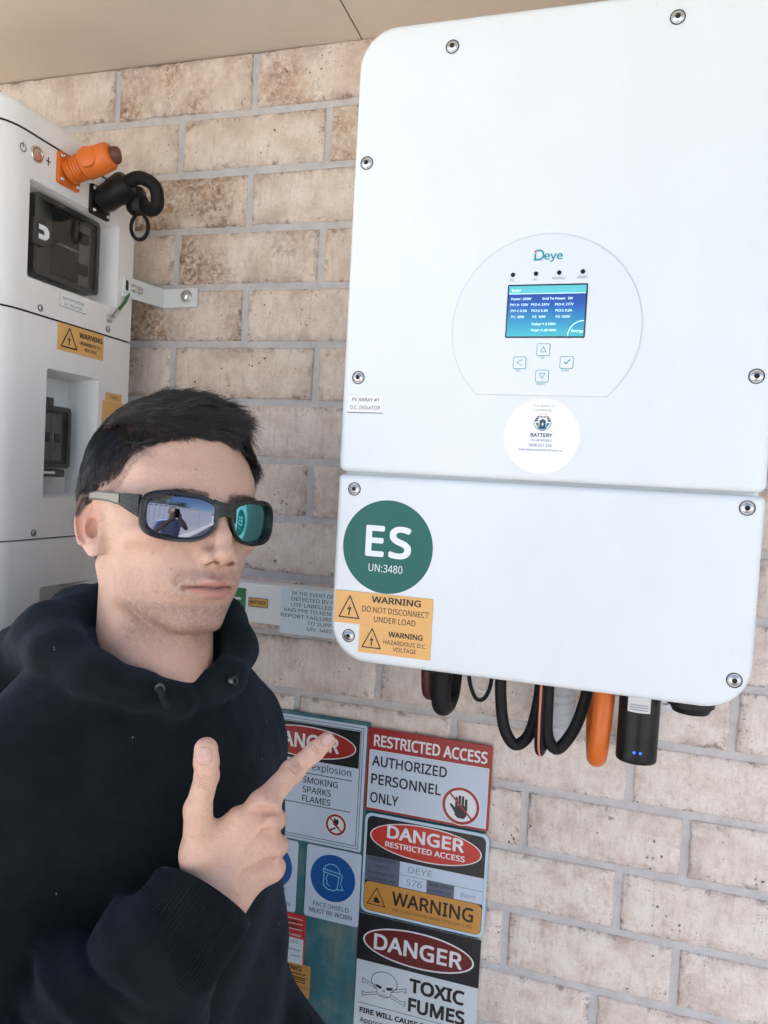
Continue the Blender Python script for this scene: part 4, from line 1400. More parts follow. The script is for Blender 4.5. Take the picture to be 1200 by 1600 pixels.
# --- toxic fumes
r4, c = sign('toxic_sign', .4745, .6535, .7300, .9690, C0 + .0002, M_ALU2, 'white toxic fumes danger sign with a skull and crossbones')
p = Print(WALL, c); p.poly([(.4745, .9000), (.6535, .9000), (.6535, .9690), (.4745, .9690)]); p.done('header_block', M_BLK, r4)
p = Print(WALL, c + .00005); p.poly(circ(.5640, .9325, .0815, 56, .0265)); p.done('danger_rim', M_LIGHT, r4)
p = Print(WALL, c + .0001); p.poly(circ(.5640, .9325, .0790, 56, .0243)); p.done('danger_oval', M_DRED, r4)
p = Print(WALL, c + .00015); p.text('DANGER', .5640, .9205, .0235, .1300, bold=.020); p.done('lettering', M_LIGHT, r4)
p = Print(WALL, c)
p.text('TOXIC', .5550, .8700, .0205, .0800, bold=.028, align='L'); p.text('FUMES', .5550, .8415, .0205, .0820, bold=.028, align='L')
p.line([(.4800, .8360), (.6440, .8360)], .0007)
p.text('FIRE WILL CAUSE TOXIC FUMES', .4830, .8215, .0080, .1620, bold=.03, align='L')
p.text('Appropriate PPE should be worn', .4840, .8075, .0075, .1560, bold=.008, align='L'); p.text('for entering this enclosure', .4840, .7950, .0075, .1420, bold=.008, align='L')
# skull and crossbones in outline
kx, kz = .5180, .8680
sk = [(kx + .0195 * math.cos(t), kz + .0065 + .0150 * math.sin(t)) for t in np.linspace(-.35, math.pi + .35, 18)]
sk += [(kx - .0110, kz - .0060), (kx - .0095, kz - .0130), (kx - .004, kz - .0155), (kx + .004, kz - .0155), (kx + .0095, kz - .0130), (kx + .0110, kz - .0060)]
p.line(sk, .0008, 0, True)
p.poly([(kx - .0135, kz + .0015), (kx - .0035, kz - .0005), (kx - .0042, kz - .0045), (kx - .0115, kz - .0030)], 1e-5)
p.poly([(kx + .0135, kz + .0015), (kx + .0035, kz - .0005), (kx + .0042, kz - .0045), (kx + .0115, kz - .0030)], 1e-5)
p.poly([(kx - .0018, kz - .0075), (kx - .0002, kz - .0040), (kx - .0006, kz - .0085)], 1e-5); p.poly([(kx + .0018, kz - .0075), (kx + .0002, kz - .0040), (kx + .0006, kz - .0085)], 1e-5)
for k in range(6): p.line([(kx - .0055 + k * .0022, kz - .0115), (kx - .0055 + k * .0022, kz - .0145)], .0005)
for sx in (-1, 1):
    for (dx0, dz0, dx1, dz1) in ((.0125, -.0035, .0290, .0020), (.0110, -.0120, .0285, -.0175)):
        q0, q1 = (kx + sx * dx0, kz + dz0 + .0018), (kx + sx * dx1, kz + dz1 + .0018)
        q2, q3 = (kx + sx * dx0, kz + dz0 - .0018), (kx + sx * dx1, kz + dz1 - .0018)
        p.line([q0, q1, (q1[0] + sx * .003, q1[1] + .0022), (q1[0] + sx * .0045, q1[1] - .0008), (q1[0] + sx * .0028, (q1[1] + q3[1]) / 2), (q3[0] + sx * .0045, q3[1] + .0004), (q3[0] + sx * .0028, q3[1] - .0024), q3, q2], .0007)
p.done('lettering', M_INK, r4)
# --- blue mandatory signs
def helmet(p, x, z, k):
    p.line([(x - .011 * k, z + .012 * k), (x - .010 * k, z + .017 * k), (x - .004 * k, z + .0205 * k), (x + .003 * k, z + .0205 * k), (x + .009 * k, z + .0165 * k), (x + .0115 * k, z + .0095 * k), (x - .013 * k, z + .0125 * k), (x - .0125 * k, z + .0085 * k), (x + .0115 * k, z + .0050 * k)], .0012 * k)
    p.line([(x - .0115 * k, z + .008 * k), (x - .012 * k, z - .010 * k), (x - .006 * k, z - .0145 * k), (x + .003 * k, z - .0155 * k), (x + .0085 * k, z - .0120 * k), (x + .0100 * k, z + .004 * k)], .0012 * k)
    p.line([(x - .0060 * k, z + .006 * k), (x - .0085 * k, z - .001 * k), (x - .0065 * k, z - .003 * k), (x - .0070 * k, z - .008 * k), (x - .002 * k, z - .010 * k)], .0009 * k)
    p.line([(x + .0115 * k, z + .0090 * k), (x + .0150 * k, z + .008 * k), (x + .0130 * k, z - .004 * k), (x + .0165 * k, z - .0120 * k), (x + .0060 * k, z - .0130 * k)], .0010 * k)
r5, c = sign('face_shield_sign', .3880, .4735, .9450, 1.0540, C0 + .0002, M_ALU, 'white sign with a blue disc and face shield lettering', r=.004)
p = Print(WALL, c); p.poly(circ(.4308, 1.0100, .0350, 48)); p.done('blue_disc', M_BLUE, r5)
p = Print(WALL, c + .0001); helmet(p, .4295, 1.0085, 1.08); p.done('helmet_symbol', M_CYAN, r5)
p = Print(WALL, c + .0001); p.text('FACE SHIELD', .4300, .9640, .0064, .0560); p.text('MUST BE WORN', .4300, .9535, .0064, .0670); p.done('lettering', mat('sign_grey_print', (.055, .065, .085, 1), .45), r5)
r6, c = sign('protective_clothing_sign', .2880, .3738, .9448, 1.0535, C0 + .0002, M_ALU, 'white sign with a blue disc half hidden behind the fist', r=.004)
p = Print(WALL, c); p.poly(circ(.3309, 1.0100, .0350, 48)); p.done('blue_disc', M_BLUE, r6)
p = Print(WALL, c + .0001); helmet(p, .3309, 1.0085, .9); p.done('helmet_symbol', M_CYAN, r6)
p = Print(WALL, c + .0001); p.text('PROTECTIVE', .3580, .9735, .0064, .0560, align='R'); p.text('CLOTHING', .3530, .9640, .0064, .0480, align='R'); p.text('MUST BE WORN', .3650, .9535, .0064, .0670, align='R'); p.done('lettering', _mc['sign_grey_print'], r6)
# --- small red and white sign, amber sign under it
r7, c = sign('shutdown_sign', .2900, .3917, .8690, .9437, C0 + .0006, M_BRED, 'small red and white sign beside the black sleeve')
p = Print(WALL, c); p.poly([(.2900, .8690), (.3900, .8690), (.3900, .9075), (.2900, .9075)]); p.done('white_panel', M_ALU2, r7)
p = Print(WALL, c + .0001)
for z in (.9370, .9295, .9210): p.line([(.3000, z), (.3870, z)], .0009)
p.text('CHANGE', .3760, .9105, .0035, .0200); p.done('lettering', M_LIGHT, r7)
p = Print(WALL, c + .0001); p.text('ALL SUPPLIES', .3810, .9000, .0045, .0440, align='R'); p.text('before', .3850, .8880, .0040, .0200, align='R', slant=.3); p.text('work', .3850, .8790, .0040, .0150, align='R', slant=.3)
p.done('lettering', M_INK, r7)
p = Print(WALL, c + .0001)
for z in (.9322, .9243): p.poly([(.3000, z - .002), (.3800, z - .002), (.3800, z + .002), (.3000, z + .002)])
p.done('print_bar', M_DRED, r7)
r8, c = sign('amber_sign', .3000, .4030, .8190, .8686, C0 + .0002, M_AMB, 'amber warning sign beside the black sleeve, below the small red sign')
p = Print(WALL, c); p.text('WARNING', .3890, .8585, .0070, .0600, bold=.02, align='R')
for z, w in ((.8530, .05), (.8480, .04), (.8450, .06), (.8410, .05)): p.poly([(.3960 - w, z), (.3960, z), (.3960, z + .0016), (.3960 - w, z + .0016)])
p.line([(.30, .8355), (.4030, .8345)], .0006); p.done('lettering', M_INK, r8)
# ================================================================== glands, cables and the data stick under the inverter
IZ = 1.4106
def gland(root, x, y, r, h, m=M_DARK):
    s = MB(); s.lathe((x, y, IZ - .001), (0, 0, -1), [(-.002, r * 1.15), (.004, r * 1.15), (.0045, r), (h * .6, r), (h * .62, r * .92), (h, r * .78), (h, r * .6)], 22)
    return obj('cable_gland', s, m, root)
for x, y, r, h in ((.6200, -.225, .029, .014), (.7320, -.215, .024, .014), (.8320, -.215, .021, .012), (.8720, -.255, .0215, .016), (.6665, -.200, .017, .012)):
    gland(INV, x, y, r, h)
def cable(name, label, pts, r, m, group=None, n=14, extra=None, cat='cable'):
    root = thing(name, pts[0], label, cat, group)
    s = MB(); s.tube(pts, r, n, 9); obj('cable_run', s, m, root)
    return root
# left pair: thick black bundle and a dark red one
cable('dark_red_cable', 'short dark red cable end below the left gland of the inverter', [(.6045, -.222, 1.405), (.6045, -.220, 1.385), (.6050, -.214, 1.366), (.6062, -.200, 1.362), (.607, -.185, 1.372), (.608, -.17, 1.405)], .0078, mat('dark_red_rubber', (.075, .020, .016, 1), .5))
cable('black_cable', 'thick black cable looping down below the left gland of the inverter', [(.6230, -.228, 1.405), (.6228, -.232, 1.375), (.6228, -.226, 1.357), (.6235, -.208, 1.352), (.625, -.19, 1.362), (.626, -.18, 1.405)], .0108, M_RUB)
# thin black and white data wires
cable('data_wire', 'thin black wire looping below the inverter beside a white wire', [(.6490, -.222, 1.408), (.6520, -.224, 1.385), (.6600, -.226, 1.369), (.6690, -.226, 1.370), (.6745, -.224, 1.384), (.6755, -.221, 1.408)], .0022, M_RUB, n=8)
cable('data_wire', 'thin white wire looping below the inverter beside a black wire', [(.6500, -.219, 1.408), (.6530, -.219, 1.389), (.6600, -.220, 1.378), (.6680, -.220, 1.376), (.6730, -.219, 1.384), (.6745, -.219, 1.408)], .0016, mat('white_wire', (.72, .72, .70, 1), .4), n=8)
# two thick black loops with a thin orange stripe wire between
cable('black_cable', 'left one of two big black cable loops under the middle of the inverter', [(.6865, -.235, 1.408), (.6880, -.238, 1.380), (.6935, -.236, 1.345), (.7055, -.230, 1.3265), (.7190, -.222, 1.338), (.7255, -.214, 1.372), (.7270, -.21, 1.408)], .0062, M_RUB)
cable('black_cable', 'right one of two big black cable loops under the middle of the inverter', [(.7360, -.232, 1.408), (.7365, -.234, 1.375), (.7385, -.232, 1.342), (.7490, -.226, 1.3275), (.7640, -.220, 1.348), (.7735, -.214, 1.380), (.7760, -.21, 1.408)], .0062, M_RUB)
cable('striped_cable', 'thin black cable with orange stripe between the two black loops', [(.7295, -.237, 1.408), (.7298, -.239, 1.36), (.7305, -.236, 1.331), (.7320, -.222, 1.321), (.733, -.20, 1.33), (.734, -.19, 1.405)], .0048, M_RUB)
cable('orange_wire', 'thin orange wire running down between the two black loops', [(.7296, -.2435, 1.408), (.7300, -.2455, 1.36), (.7308, -.2425, 1.331), (.7320, -.230, 1.3185)], .0012, mat('pale_orange_wire', (.60, .22, .12, 1), .5), n=8, cat='wire')
# orange conduit loop
cable('orange_cable', 'thick orange cable looping down beside the black data stick', [(.7930, -.232, 1.409), (.7925, -.240, 1.385), (.7905, -.242, 1.350), (.7890, -.232, 1.3285), (.7880, -.205, 1.322), (.7860, -.180, 1.335), (.7850, -.165, 1.375), (.785, -.16, 1.409)], .0102, M_ORG, n=18)
# bolt bracket and conduits behind
bk = thing('mounting_tab', (.7720, -.06, 1.385), 'small zinc mounting tab with a bolt behind the cables', 'bracket')
s = MB(); s.rbox(WALL, .740, .815, 1.340, 1.400, .030, .033, .006, .0008); obj('tab_plate', s, mat('zinc', (.55, .58, .60, 1), .4, .8, grain=.08), bk)
for x in (.785,):
    s = MB(); s.lathe((x, -.033, 1.372), (0, -1, 0), [(0, .0095), (.0015, .0095), (.0016, .006), (.006, .0058), (.0065, .005)], 16); obj('bolt', s, M_STEEL, bk)
s = MB(); s.rbox(WALL, .745, .790, 1.365, 1.405, .0338, .0342, .001); obj('tab_sticker', s, mat('pale_blue_sticker', (.50, .62, .70, 1), .5), bk)
M_GREYC = mat('grey_conduit', (.40, .42, .43, 1), .45, grain=.06)
def corrugated(name, label, pts, r):
    root = thing(name, pts[0], label, 'conduit')
    P, _ = smooth_path([Vector(q) for q in pts], r, 22)
    s = MB(); s.tube(P, [r * (1.0 + .06 * math.sin(i * 1.9)) for i in range(len(P))], 18); obj('conduit_run', s, M_GREYC, root, smooth=60)
    return root
corrugated('grey_conduit', 'grey corrugated conduit end against the bricks behind the two black loops', [(.735, -.060, 1.409), (.737, -.052, 1.36), (.738, -.045, 1.31), (.737, -.030, 1.285), (.736, .02, 1.276)], .0200)
corrugated('grey_conduit', 'grey corrugated conduit entering the bricks behind the black data stick', [(.832, -.10, 1.409), (.832, -.085, 1.36), (.832, -.060, 1.315), (.832, -.035, 1.290), (.832, .02, 1.278)], .0190)
s_root = thing('zinc_lug', (.862, -.10, 1.39), 'round zinc conduit nut just right of the black data stick', 'fitting')
s = MB(); s.lathe((.857, -.150, 1.376), (0, -1, 0), [(0, .0135), (.006, .0135), (.007, .012), (.007, .006), (.004, .005)], 24); obj('nut', s, mat('pale_zinc', (.62, .66, .66, 1), .45, .4), s_root)
s = MB(); s.tube([(.857, -.152, 1.385), (.857, -.16, 1.409)], .006, 10); obj('stud', s, M_STEEL, s_root)
# ---- black data stick
ds = thing('data_stick', (.8260, -.250, 1.335), 'black plug in data stick with two blue lights hanging below the inverter', 'data logger')
s = MB()
DX, DY, DR = .8262, -.245, .0192
ls = []
for z, k in ((1.4080, .80), (1.4045, .80), (1.404, 1.0), (1.3380, 1.0), (1.3355, .97), (1.3345, .90)):
    ls.append([(DX + DR * k * math.cos(t) * 1.02, DY + DR * .80 * k * math.sin(t), z) for t in np.linspace(2 * math.pi, 0, 33)[:-1]])
s.loops(ls); body = obj('stick_body', s, mat('satin_black_plastic', (.006, .0065, .007, 1), .38, spec=.3, grain=.15, gscale=120), ds)
frd = lambda a, b, c: Vector((DX + a, DY - DR * .80 * math.sqrt(max(0, 1 - (a / (DR * 1.02)) ** 2)) - c, b))
st = MB()
xs = np.linspace(-.0115, .0095, 9)
vs = [frd(x, z, .0004) for z in (1.3865, 1.4030) for x in xs]
st.add(vs, [(i, i + 1, i + 10, i + 9) for i in range(8)])
sk = obj('serial_sticker', st, mat('silver_sticker', (.60, .61, .62, 1), .4), ds)
st = MB()
def strip(x0, x1, z0, z1):
    xx = np.linspace(x0, x1, 4)
    st.add([frd(x, z, .0007) for z in (z0, z1) for x in xx], [(i, i + 1, i + 5, i + 4) for i in range(3)])
for z, w in ((1.3935, .0085), (1.3912, .0090), (1.3888, .0088)): strip(-w - .001, w - .001, z, z + .0009)
obj('print_line', st, M_GREY_INK, sk)
for dx in (-.0028, .0030):
    s = MB(); q = frd(dx, 1.3468, -.0006)
    s.lathe(q, (0, -1, 0), [(0, .0014), (.0009, .0013), (.0013, .0008)], 12)
    obj('blue_light', s, mat('blue_led', (.01, .05, .6, 1), .3, emit=((.01, .10, 1, 1), .9)), ds)
# ================================================================== the man: one continuous body, with hair and clothing as its parts
HEAD_O = np.array([.338, -.33053, 1.55231])
HEAD_R = np.array([[-.48928178, .87124674, -.03914655], [-.86912924, -.48339152, .10462789], [.0722336, .08521593, .99374069]])
def to_head(P):
    return ((P - HEAD_O.astype(np.float32)) @ HEAD_R.astype(np.float32)) * 1000.0
def head_w(*q):
    return Vector(HEAD_O + HEAD_R @ (np.array(q) / 1000.0))

# profile table of the face, in millimetres: height, front, half width, depth of the widest point, back
_T = np.array([
    [-124, 54, 5, 48, 40], [-121, 66, 16, 50, 38], [-117, 75, 25, 46, 34], [-111, 83, 33, 41, 28], [-105, 87, 39, 36, 22], [-98, 88.5, 45, 30, 14],
    [-90, 90.5, 49.5, 25, 6], [-80, 93, 54, 20, -4], [-70, 95, 57.5, 17, -14], [-60, 95.5, 60.5, 17, -24], [-48, 94, 64, 20, -30], [-36, 92.5, 67.5, 22, -34],
    [-24, 92, 69.5, 22, -38], [-10, 93, 70.5, 20, -40], [2, 94.5, 71, 18, -40], [12, 95.5, 72, 14, -40], [24, 94, 73.5, 8, -40], [40, 89.5, 74, 4, -40], [56, 82, 72, 0, -40], [70, 73, 66, -2, -38]], float)
_T[:, 2] += np.interp(_T[:, 0], [-110, -80, -50, -20, 10, 60], [-1.5, .5, 2.0, 2.0, 5.0, 7.0])
def _col(z, k):
    return np.interp(z, _T[:, 0], _T[:, k]).astype(np.float32)

def sd_head(q):
    """q in head millimetres: x right, y forward, z up"""
    x, y, z = q[:, 0], q[:, 1], q[:, 2]
    ax = np.abs(x)
    m = np.stack([ax, y, z], 1)                 # mirrored copy for paired features
    # skull
    d = sd_ell(q, (0, -11, 33), (81, 100, 89))
    d = smin(d, sd_ell(q, (0, -45, 10), (66, 66, 66)), 20)
    # face block
    yf, w, ym, yb = _col(z, 1), _col(z, 2), _col(z, 3), _col(z, 4)
    ly = np.where(y > ym, yf - ym, ym - yb)
    g = ((ax / w) ** 2.35 + (np.abs(y - ym) / ly) ** 2.25 + 1e-9) ** (1 / 2.3)
    fb = (g - 1) * np.minimum(w, ly) * 0.8
    fb = np.maximum(fb, np.maximum(-126 - z, z - 60) * .8)
    fb = fb + np.clip(z - 36, 0, 40) * .22
    d = smin(d, fb, 9)
    # brow, cheekbones, eye sockets
    d = smin(d, sd_ell(m, (24, 88.5, 13), (21, 8.5, 7)), 7)
    d = smin(d, sd_ell(m, (50, 56, -25), (18, 26, 13)), 14)
    d = ssub(d, sd_ell(m, (31, 101, -4), (18, 14, 11)), 9)
    d = smin(d, sd_ell(m, (31, 80, -4), (14, 12.5, 12)), 4)
    d = ssub(d, sd_ell(m, (80, 50, 24), (8, 24, 22)), 14)         # temples
    d = ssub(d, sd_ell(m, (68, 58, -60), (9, 18, 16)), 16)       # below the cheekbones
    d = smin(d, sd_ell(m, (51, 14, -78), (8, 15, 13)), 14)        # jaw angle
    d = smin(d, sd_cap(m, (50, 16, -86), (19, 70, -111.5), 7, 6.5), 12)   # jaw line
    # muzzle, chin
    d = smin(d, sd_ell(q, (0, 76, -71), (35, 24.5, 23)), 10)
    d = smin(d, sd_ell(q, (0, 73, -105), (19, 16.5, 12)), 9)
    d = smin(d, sd_ell(m, (10, 75, -106.5), (10, 12.5, 9)), 8)
    # nose
    nb = sd_cap(q, (0, 93, 6), (0, 109, -26), 6.6, 7.6)
    nb = smin(nb, sd_cap(q, (0, 109, -26), (0, 112.5, -40), 7.8, 9.2), 5)
    nb = smin(nb, sd_ell(q, (0, 113.5, -41.5), (9.6, 10, 8.4)), 4)
    nb = smin(nb, sd_ell(m, (12.6, 103, -45.5), (7.2, 11.5, 8)), 4)
    nb = smin(nb, sd_cap(q, (0, 112, -47), (0, 102, -51.5), 4.2, 4.4), 4)
    d = smin(d, nb, 6.5)
    d = smin(d, sd_cap(m, (7, 92, -16), (11, 95, -40), 7, 7), 8)
    d = ssub(d, sd_ell(m, (9.2, 108.5, -53.2), (4.8, 6.8, 6.0), rotz(.30)), 1.2)
    d = ssub(d, sd_cap(m, (19.5, 98, -40), (20.5, 95, -49), 1.6, 1.6), 4)
    d = ssub(d, sd_cap(m, (24, 96, -51), (33, 86, -70), 1.3, 1.0), 6)        # nasolabial fold
    # lips
    up = smin(sd_ell(q, (0, 100.0, -68.3), (11, 7.2, 4.8)), sd_cap(m, (7, 99.2, -67.8), (24, 88.5, -74.0), 4.0, 1.7), 3)
    d = smin(d, up, 2.2)
    lo = smin(sd_ell(q, (0, 98.2, -80), (15, 7.8, 5.9)), sd_cap(m, (9, 97.3, -79.2), (23.5, 87.8, -75.6), 4.4, 1.6), 3)
    d = smin(d, lo, 2.4)
    mz = -73.4 - 1.2 * np.exp(-(x / 5.0) ** 2) - .0012 * x * x
    slit = np.maximum(np.abs(z - mz) - .55, np.maximum(ax - 25.5, 93 - y - (25 - ax) * .1 - 3))
    yl = 104.5 - .0195 * x * x
    slit = np.sqrt(((z - mz) / .9) ** 2 + ((y - yl) / 4.2) ** 2 + np.maximum(ax - 23, 0) ** 2 / 4) * .9 - 1.15
    d = ssub(d, slit, 1.4)
    d = ssub(d, sd_ell(m, (27.5, 90.5, -75.4), (1.4, 1.5, 1.8)), 5)
    d = ssub(d, sd_ell(q, (0, 104.5, -60), (2.8, 4.4, 6)), 4)
    d = ssub(d, sd_ell(q, (0, 102.5, -91.5), (15, 9, 4.4)), 6)
    # neck with throat and side muscles
    nk = sd_cap(q, (0, -20, -50), (0, -6, -235), 57, 60)
    nk = smin(nk, sd_cap(q, (0, 22, -128), (0, 30, -235), 34, 40), 24)
    nk = smin(nk, sd_ell(q, (0, 52, -158), (9, 8, 13)), 14)
    nk = smin(nk, sd_cap(m, (55, -18, -58), (18, 44, -226), 11, 10), 14)
    nk = smin(nk, sd_ell(q, (0, -14, -262), (90, 55, 45)), 30)
    d = smin(d, nk, 13)
    # ears
    e = m - np.array((73.0, -12, -17), np.float32)
    A = rotx(.16) @ rotz(.46)
    e = (e @ A.astype(np.float32))
    # local ear: x outward, y forward, z up
    k = np.clip((e[:, 2] + 30) / 62, 0, 1)
    rimy, rimz = 14.5 + 3.5 * k, 31.0
    rr = np.sqrt((e[:, 1] / rimy) ** 2 + (e[:, 2] / rimz) ** 2) + 1e-6
    flap = np.maximum(np.abs(e[:, 0] - 6.5) - 1.5, (rr - 1) * 14)
    helix = np.sqrt(((rr - .92) * 15.5) ** 2 + (e[:, 0] - 9.2) ** 2) - 2.7
    helix = np.maximum(helix, np.minimum(e[:, 1] - 5, -e[:, 2] - 2) * .6)               # open towards the cheek below
    helix = np.maximum(helix, -22 - e[:, 2])
    ear = smin(flap, helix, 1.6)
    ear = smin(ear, sd_cap(e, (8.6, -5.0, -13), (9.0, -4.0, 4), 2.0, 2.0), 1.8)         # antihelix and its two arms
    ear = smin(ear, sd_cap(e, (9.0, -4.0, 4), (8.4, 2, 15), 1.9, 1.5), 1.6)
    ear = smin(ear, sd_ell(e, (7, 4, -27), (3.4, 7, 7.5)), 4)                           # lobe
    ear = smin(ear, sd_ell(e, (1, 3, -4), (7, 9, 18)), 5)
    ear = smin(ear, sd_ell(e, (2.5, 9, -21), (6, 6, 12)), 5)
    ear = ssub(ear, sd_ell(e, (7.8, 3.5, -6), (8.0, 7.2, 10.5)), 1.6)                      # concha
    sca = np.sqrt(((rr - .72) * 15.5) ** 2 + (e[:, 0] - 9.8) ** 2) - 2.3
    ear = ssub(ear, np.maximum(sca, np.maximum(e[:, 1] - 6, -16 - e[:, 2])), 1.2)                # groove inside the rim
    ear = smin(ear, sd_ell(e, (6.5, 13, -7), (3.2, 2.6, 6.0), rotz(-.5)), 2.5)           # tragus
    ear = smin(ear, sd_ell(e, (8.0, -1, -17), (2.4, 3.6, 3.0)), 2.5)                     # antitragus
    d = smin(d, ear, 6)
    return d

# ---------------------------------------------------------------- right hand: pointing, thumb up, other fingers curled
HJ = dict(wrist=(.4825, -.4604, 1.2346), mcp2=(0.5135, -0.4405, 1.3115), pip2=(.5240, -.4020, 1.3290), dip2=(.5375, -.3830, 1.3435), tip2=(.5450, -.3712, 1.3512),
          mcp3=(0.5187, -0.4412, 1.3022), mcp4=(0.5209, -0.4375, 1.2754), mcp5=(0.5211, -0.4302, 1.2524),
          pip3=(0.5075, -0.3979, 1.2796), pip4=(0.5113, -0.3979, 1.2556), pip5=(0.5117, -0.4004, 1.2366),
          dip3=(0.4913, -0.3954, 1.2686), dip4=(0.4935, -0.3979, 1.2466), dip5=(0.4969, -0.4009, 1.2306), tip3=(.4915, -.4110, 1.2720), tip4=(.4945, -.4130, 1.2510), tip5=(.4985, -.4146, 1.2370),
          tip1=(.4808, -.4830, 1.3699), ip1=(.4808, -.4799, 1.3467), mcp1=(.4705, -.4740, 1.3138), cmc1=(.4700, -.4650, 1.2710), elbow=(.3610, -.6080, 1.0730))
HJ = {k: np.array(v) for k, v in HJ.items()}
def sd_hand(P):
    J = HJ
    C = lambda a, b, ra, rb: sd_cap(P, J[a], J[b], ra, rb)
    mid = J['wrist'] + (J['elbow'] - J['wrist']) * .1
    d = sd_cap(P, J['wrist'], J['wrist'] + (J['elbow'] - J['wrist']) * .55, .0285, .036)
    pal = smin(sd_cap(P, J['wrist'] + (J['mcp2'] - J['wrist']) * .1, J['mcp2'], .0150, .0116), sd_cap(P, J['wrist'], J['mcp3'], .0155, .0132), .012)
    pal = smin(pal, sd_cap(P, J['wrist'], J['mcp4'], .0155, .0126), .012)
    pal = smin(pal, sd_cap(P, J['wrist'] + (J['mcp5'] - J['wrist']) * .1, J['mcp5'], .0150, .0118), .012)
    d = smin(d, pal, .016)
    inner = np.array((-.012, .022, 0.004))
    d = smin(d, sd_cap(P, J['wrist'] + inner * .6, (J['mcp3'] + J['mcp4']) / 2 + inner * .8, .015, .013), .014)
    # thumb
    th = smin(C('cmc1', 'mcp1', .0156, .0114), C('mcp1', 'ip1', .0108, .0099), .005)
    th = smin(th, C('ip1', 'tip1', .0101, .0091), .003)
    th = smin(th, sd_cap(P, J['ip1'] * .45 + J['tip1'] * .55, J['tip1'] + (J['tip1'] - J['ip1']) * .02, .0105, .0087), .003)
    d = smin(d, sd_cap(P, J['wrist'], J['cmc1'], .018, .016), .014)
    d = smin(d, th, .011)
    web = (J['mcp2'] * .62 + J['mcp1'] * .38) + np.array((-.002, .002, -.010))
    d = smin(d, sd_cap(P, J['cmc1'] + np.array((.008, .002, .006)), web, .012, .008), .012)
    # index finger
    ix = smin(C('mcp2', 'pip2', .0116, .0099), C('pip2', 'dip2', .0097, .0086), .004)
    ix = smin(ix, C('dip2', 'tip2', .0090, .0078), .003)
    ix = smin(ix, sd_ell(P, J['pip2'], (.0103, .0103, .0103)), .004)
    d = smin(d, ix, .007)
    # curled fingers
    for k, (a, b, c, e) in {'3': (.0116, .0100, .0092, .0080), '4': (.0112, .0098, .0088, .0078), '5': (.0102, .0088, .0080, .0070)}.items():
        f = smin(C('mcp' + k, 'pip' + k, a, b), C('pip' + k, 'dip' + k, b, c), .003)
        f = smin(f, C('dip' + k, 'tip' + k, c, e), .003)
        d = smin(d, f, .0036)
    vd = np.array((.26, -.90, .34)); vd /= np.linalg.norm(vd)       # direction out of the back of the hand
    for k, s in (('2', .002), ('3', .0048), ('4', .0042), ('5', .0036)):
        q = J['mcp' + k] + vd * (.0020 if k == '2' else .0055)
        d = smin(d, sd_ell(P, q, (.0070, .0070, .0070)), .008)
        a = J['wrist'] * .75 + J['mcp' + k] * .25 + vd * .0145
        d = smin(d, sd_cap(P, a, q + vd * -.0005, .0022, .0028), .008)     # tendon
    # hollows between the metacarpals and the folds behind the curled fingers
    for a_, b_, r_ in (('mcp2', 'mcp3', .0030), ('mcp3', 'mcp4', .0026), ('mcp4', 'mcp5', .0022)):
        m1 = (J[a_] + J[b_]) / 2
        d = ssub(d, sd_cap(P, J['wrist'] * .40 + m1 * .60 + vd * .0205, m1 + vd * .0120, .0006, r_), .010)
    m1 = (J['mcp2'] + J['mcp3']) / 2
    d = ssub(d, sd_cap(P, m1 + vd * .0135 + np.array((-.008, 0, .0)), m1 + vd * .008 + np.array((.012, .004, .001)), .0008, .0020), .006)
    # creases over the joints
    for jn, prv, nxt, rr, offs in (('pip2', 'mcp2', 'dip2', .0102, (-.0035, -.0008, .002, .0045)), ('ip1', 'mcp1', 'tip1', .0102, (-.005, -.002, .001, .004)), ('dip2', 'pip2', 'tip2', .0086, (-.0015, .001))):
        t = J[nxt] - J[prv]
        t = t / np.linalg.norm(t)
        nrm = vd - t * (vd @ t)
        nrm /= np.linalg.norm(nrm)
        sd = np.cross(t, nrm)
        for i, o in enumerate(offs):
            c0 = J[jn] + t * o + nrm * (rr + .0004)
            d = ssub(d, sd_cap(P, c0 - sd * .0045 + t * .0008 * (i % 2), c0 + sd * .0050 - nrm * .0006, .0005, .0005), .0016)
    # nails: shallow plates pressed into thumb and index tips
    for tip, prv, rr, wd in (('tip1', 'ip1', .0088, .0068), ('tip2', 'dip2', .0075, .0052)):
        t = J[tip] - J[prv]
        t = t / np.linalg.norm(t)
        nrm = vd - t * (vd @ t)
        nrm /= np.linalg.norm(nrm)
        sd = np.cross(t, nrm)
        M = np.stack([sd, t, nrm], 1)
        d = ssub(d, sd_ell(P, J[tip] - t * .0010 + nrm * (rr + .0016), (wd * .98, .0076, .0017), M), .0010)
        d = smin(d, sd_ell(P, J[tip] - t * .0012 + nrm * (rr + .0001), (wd * .86, .0064, .0011), M), .0006)
    return d

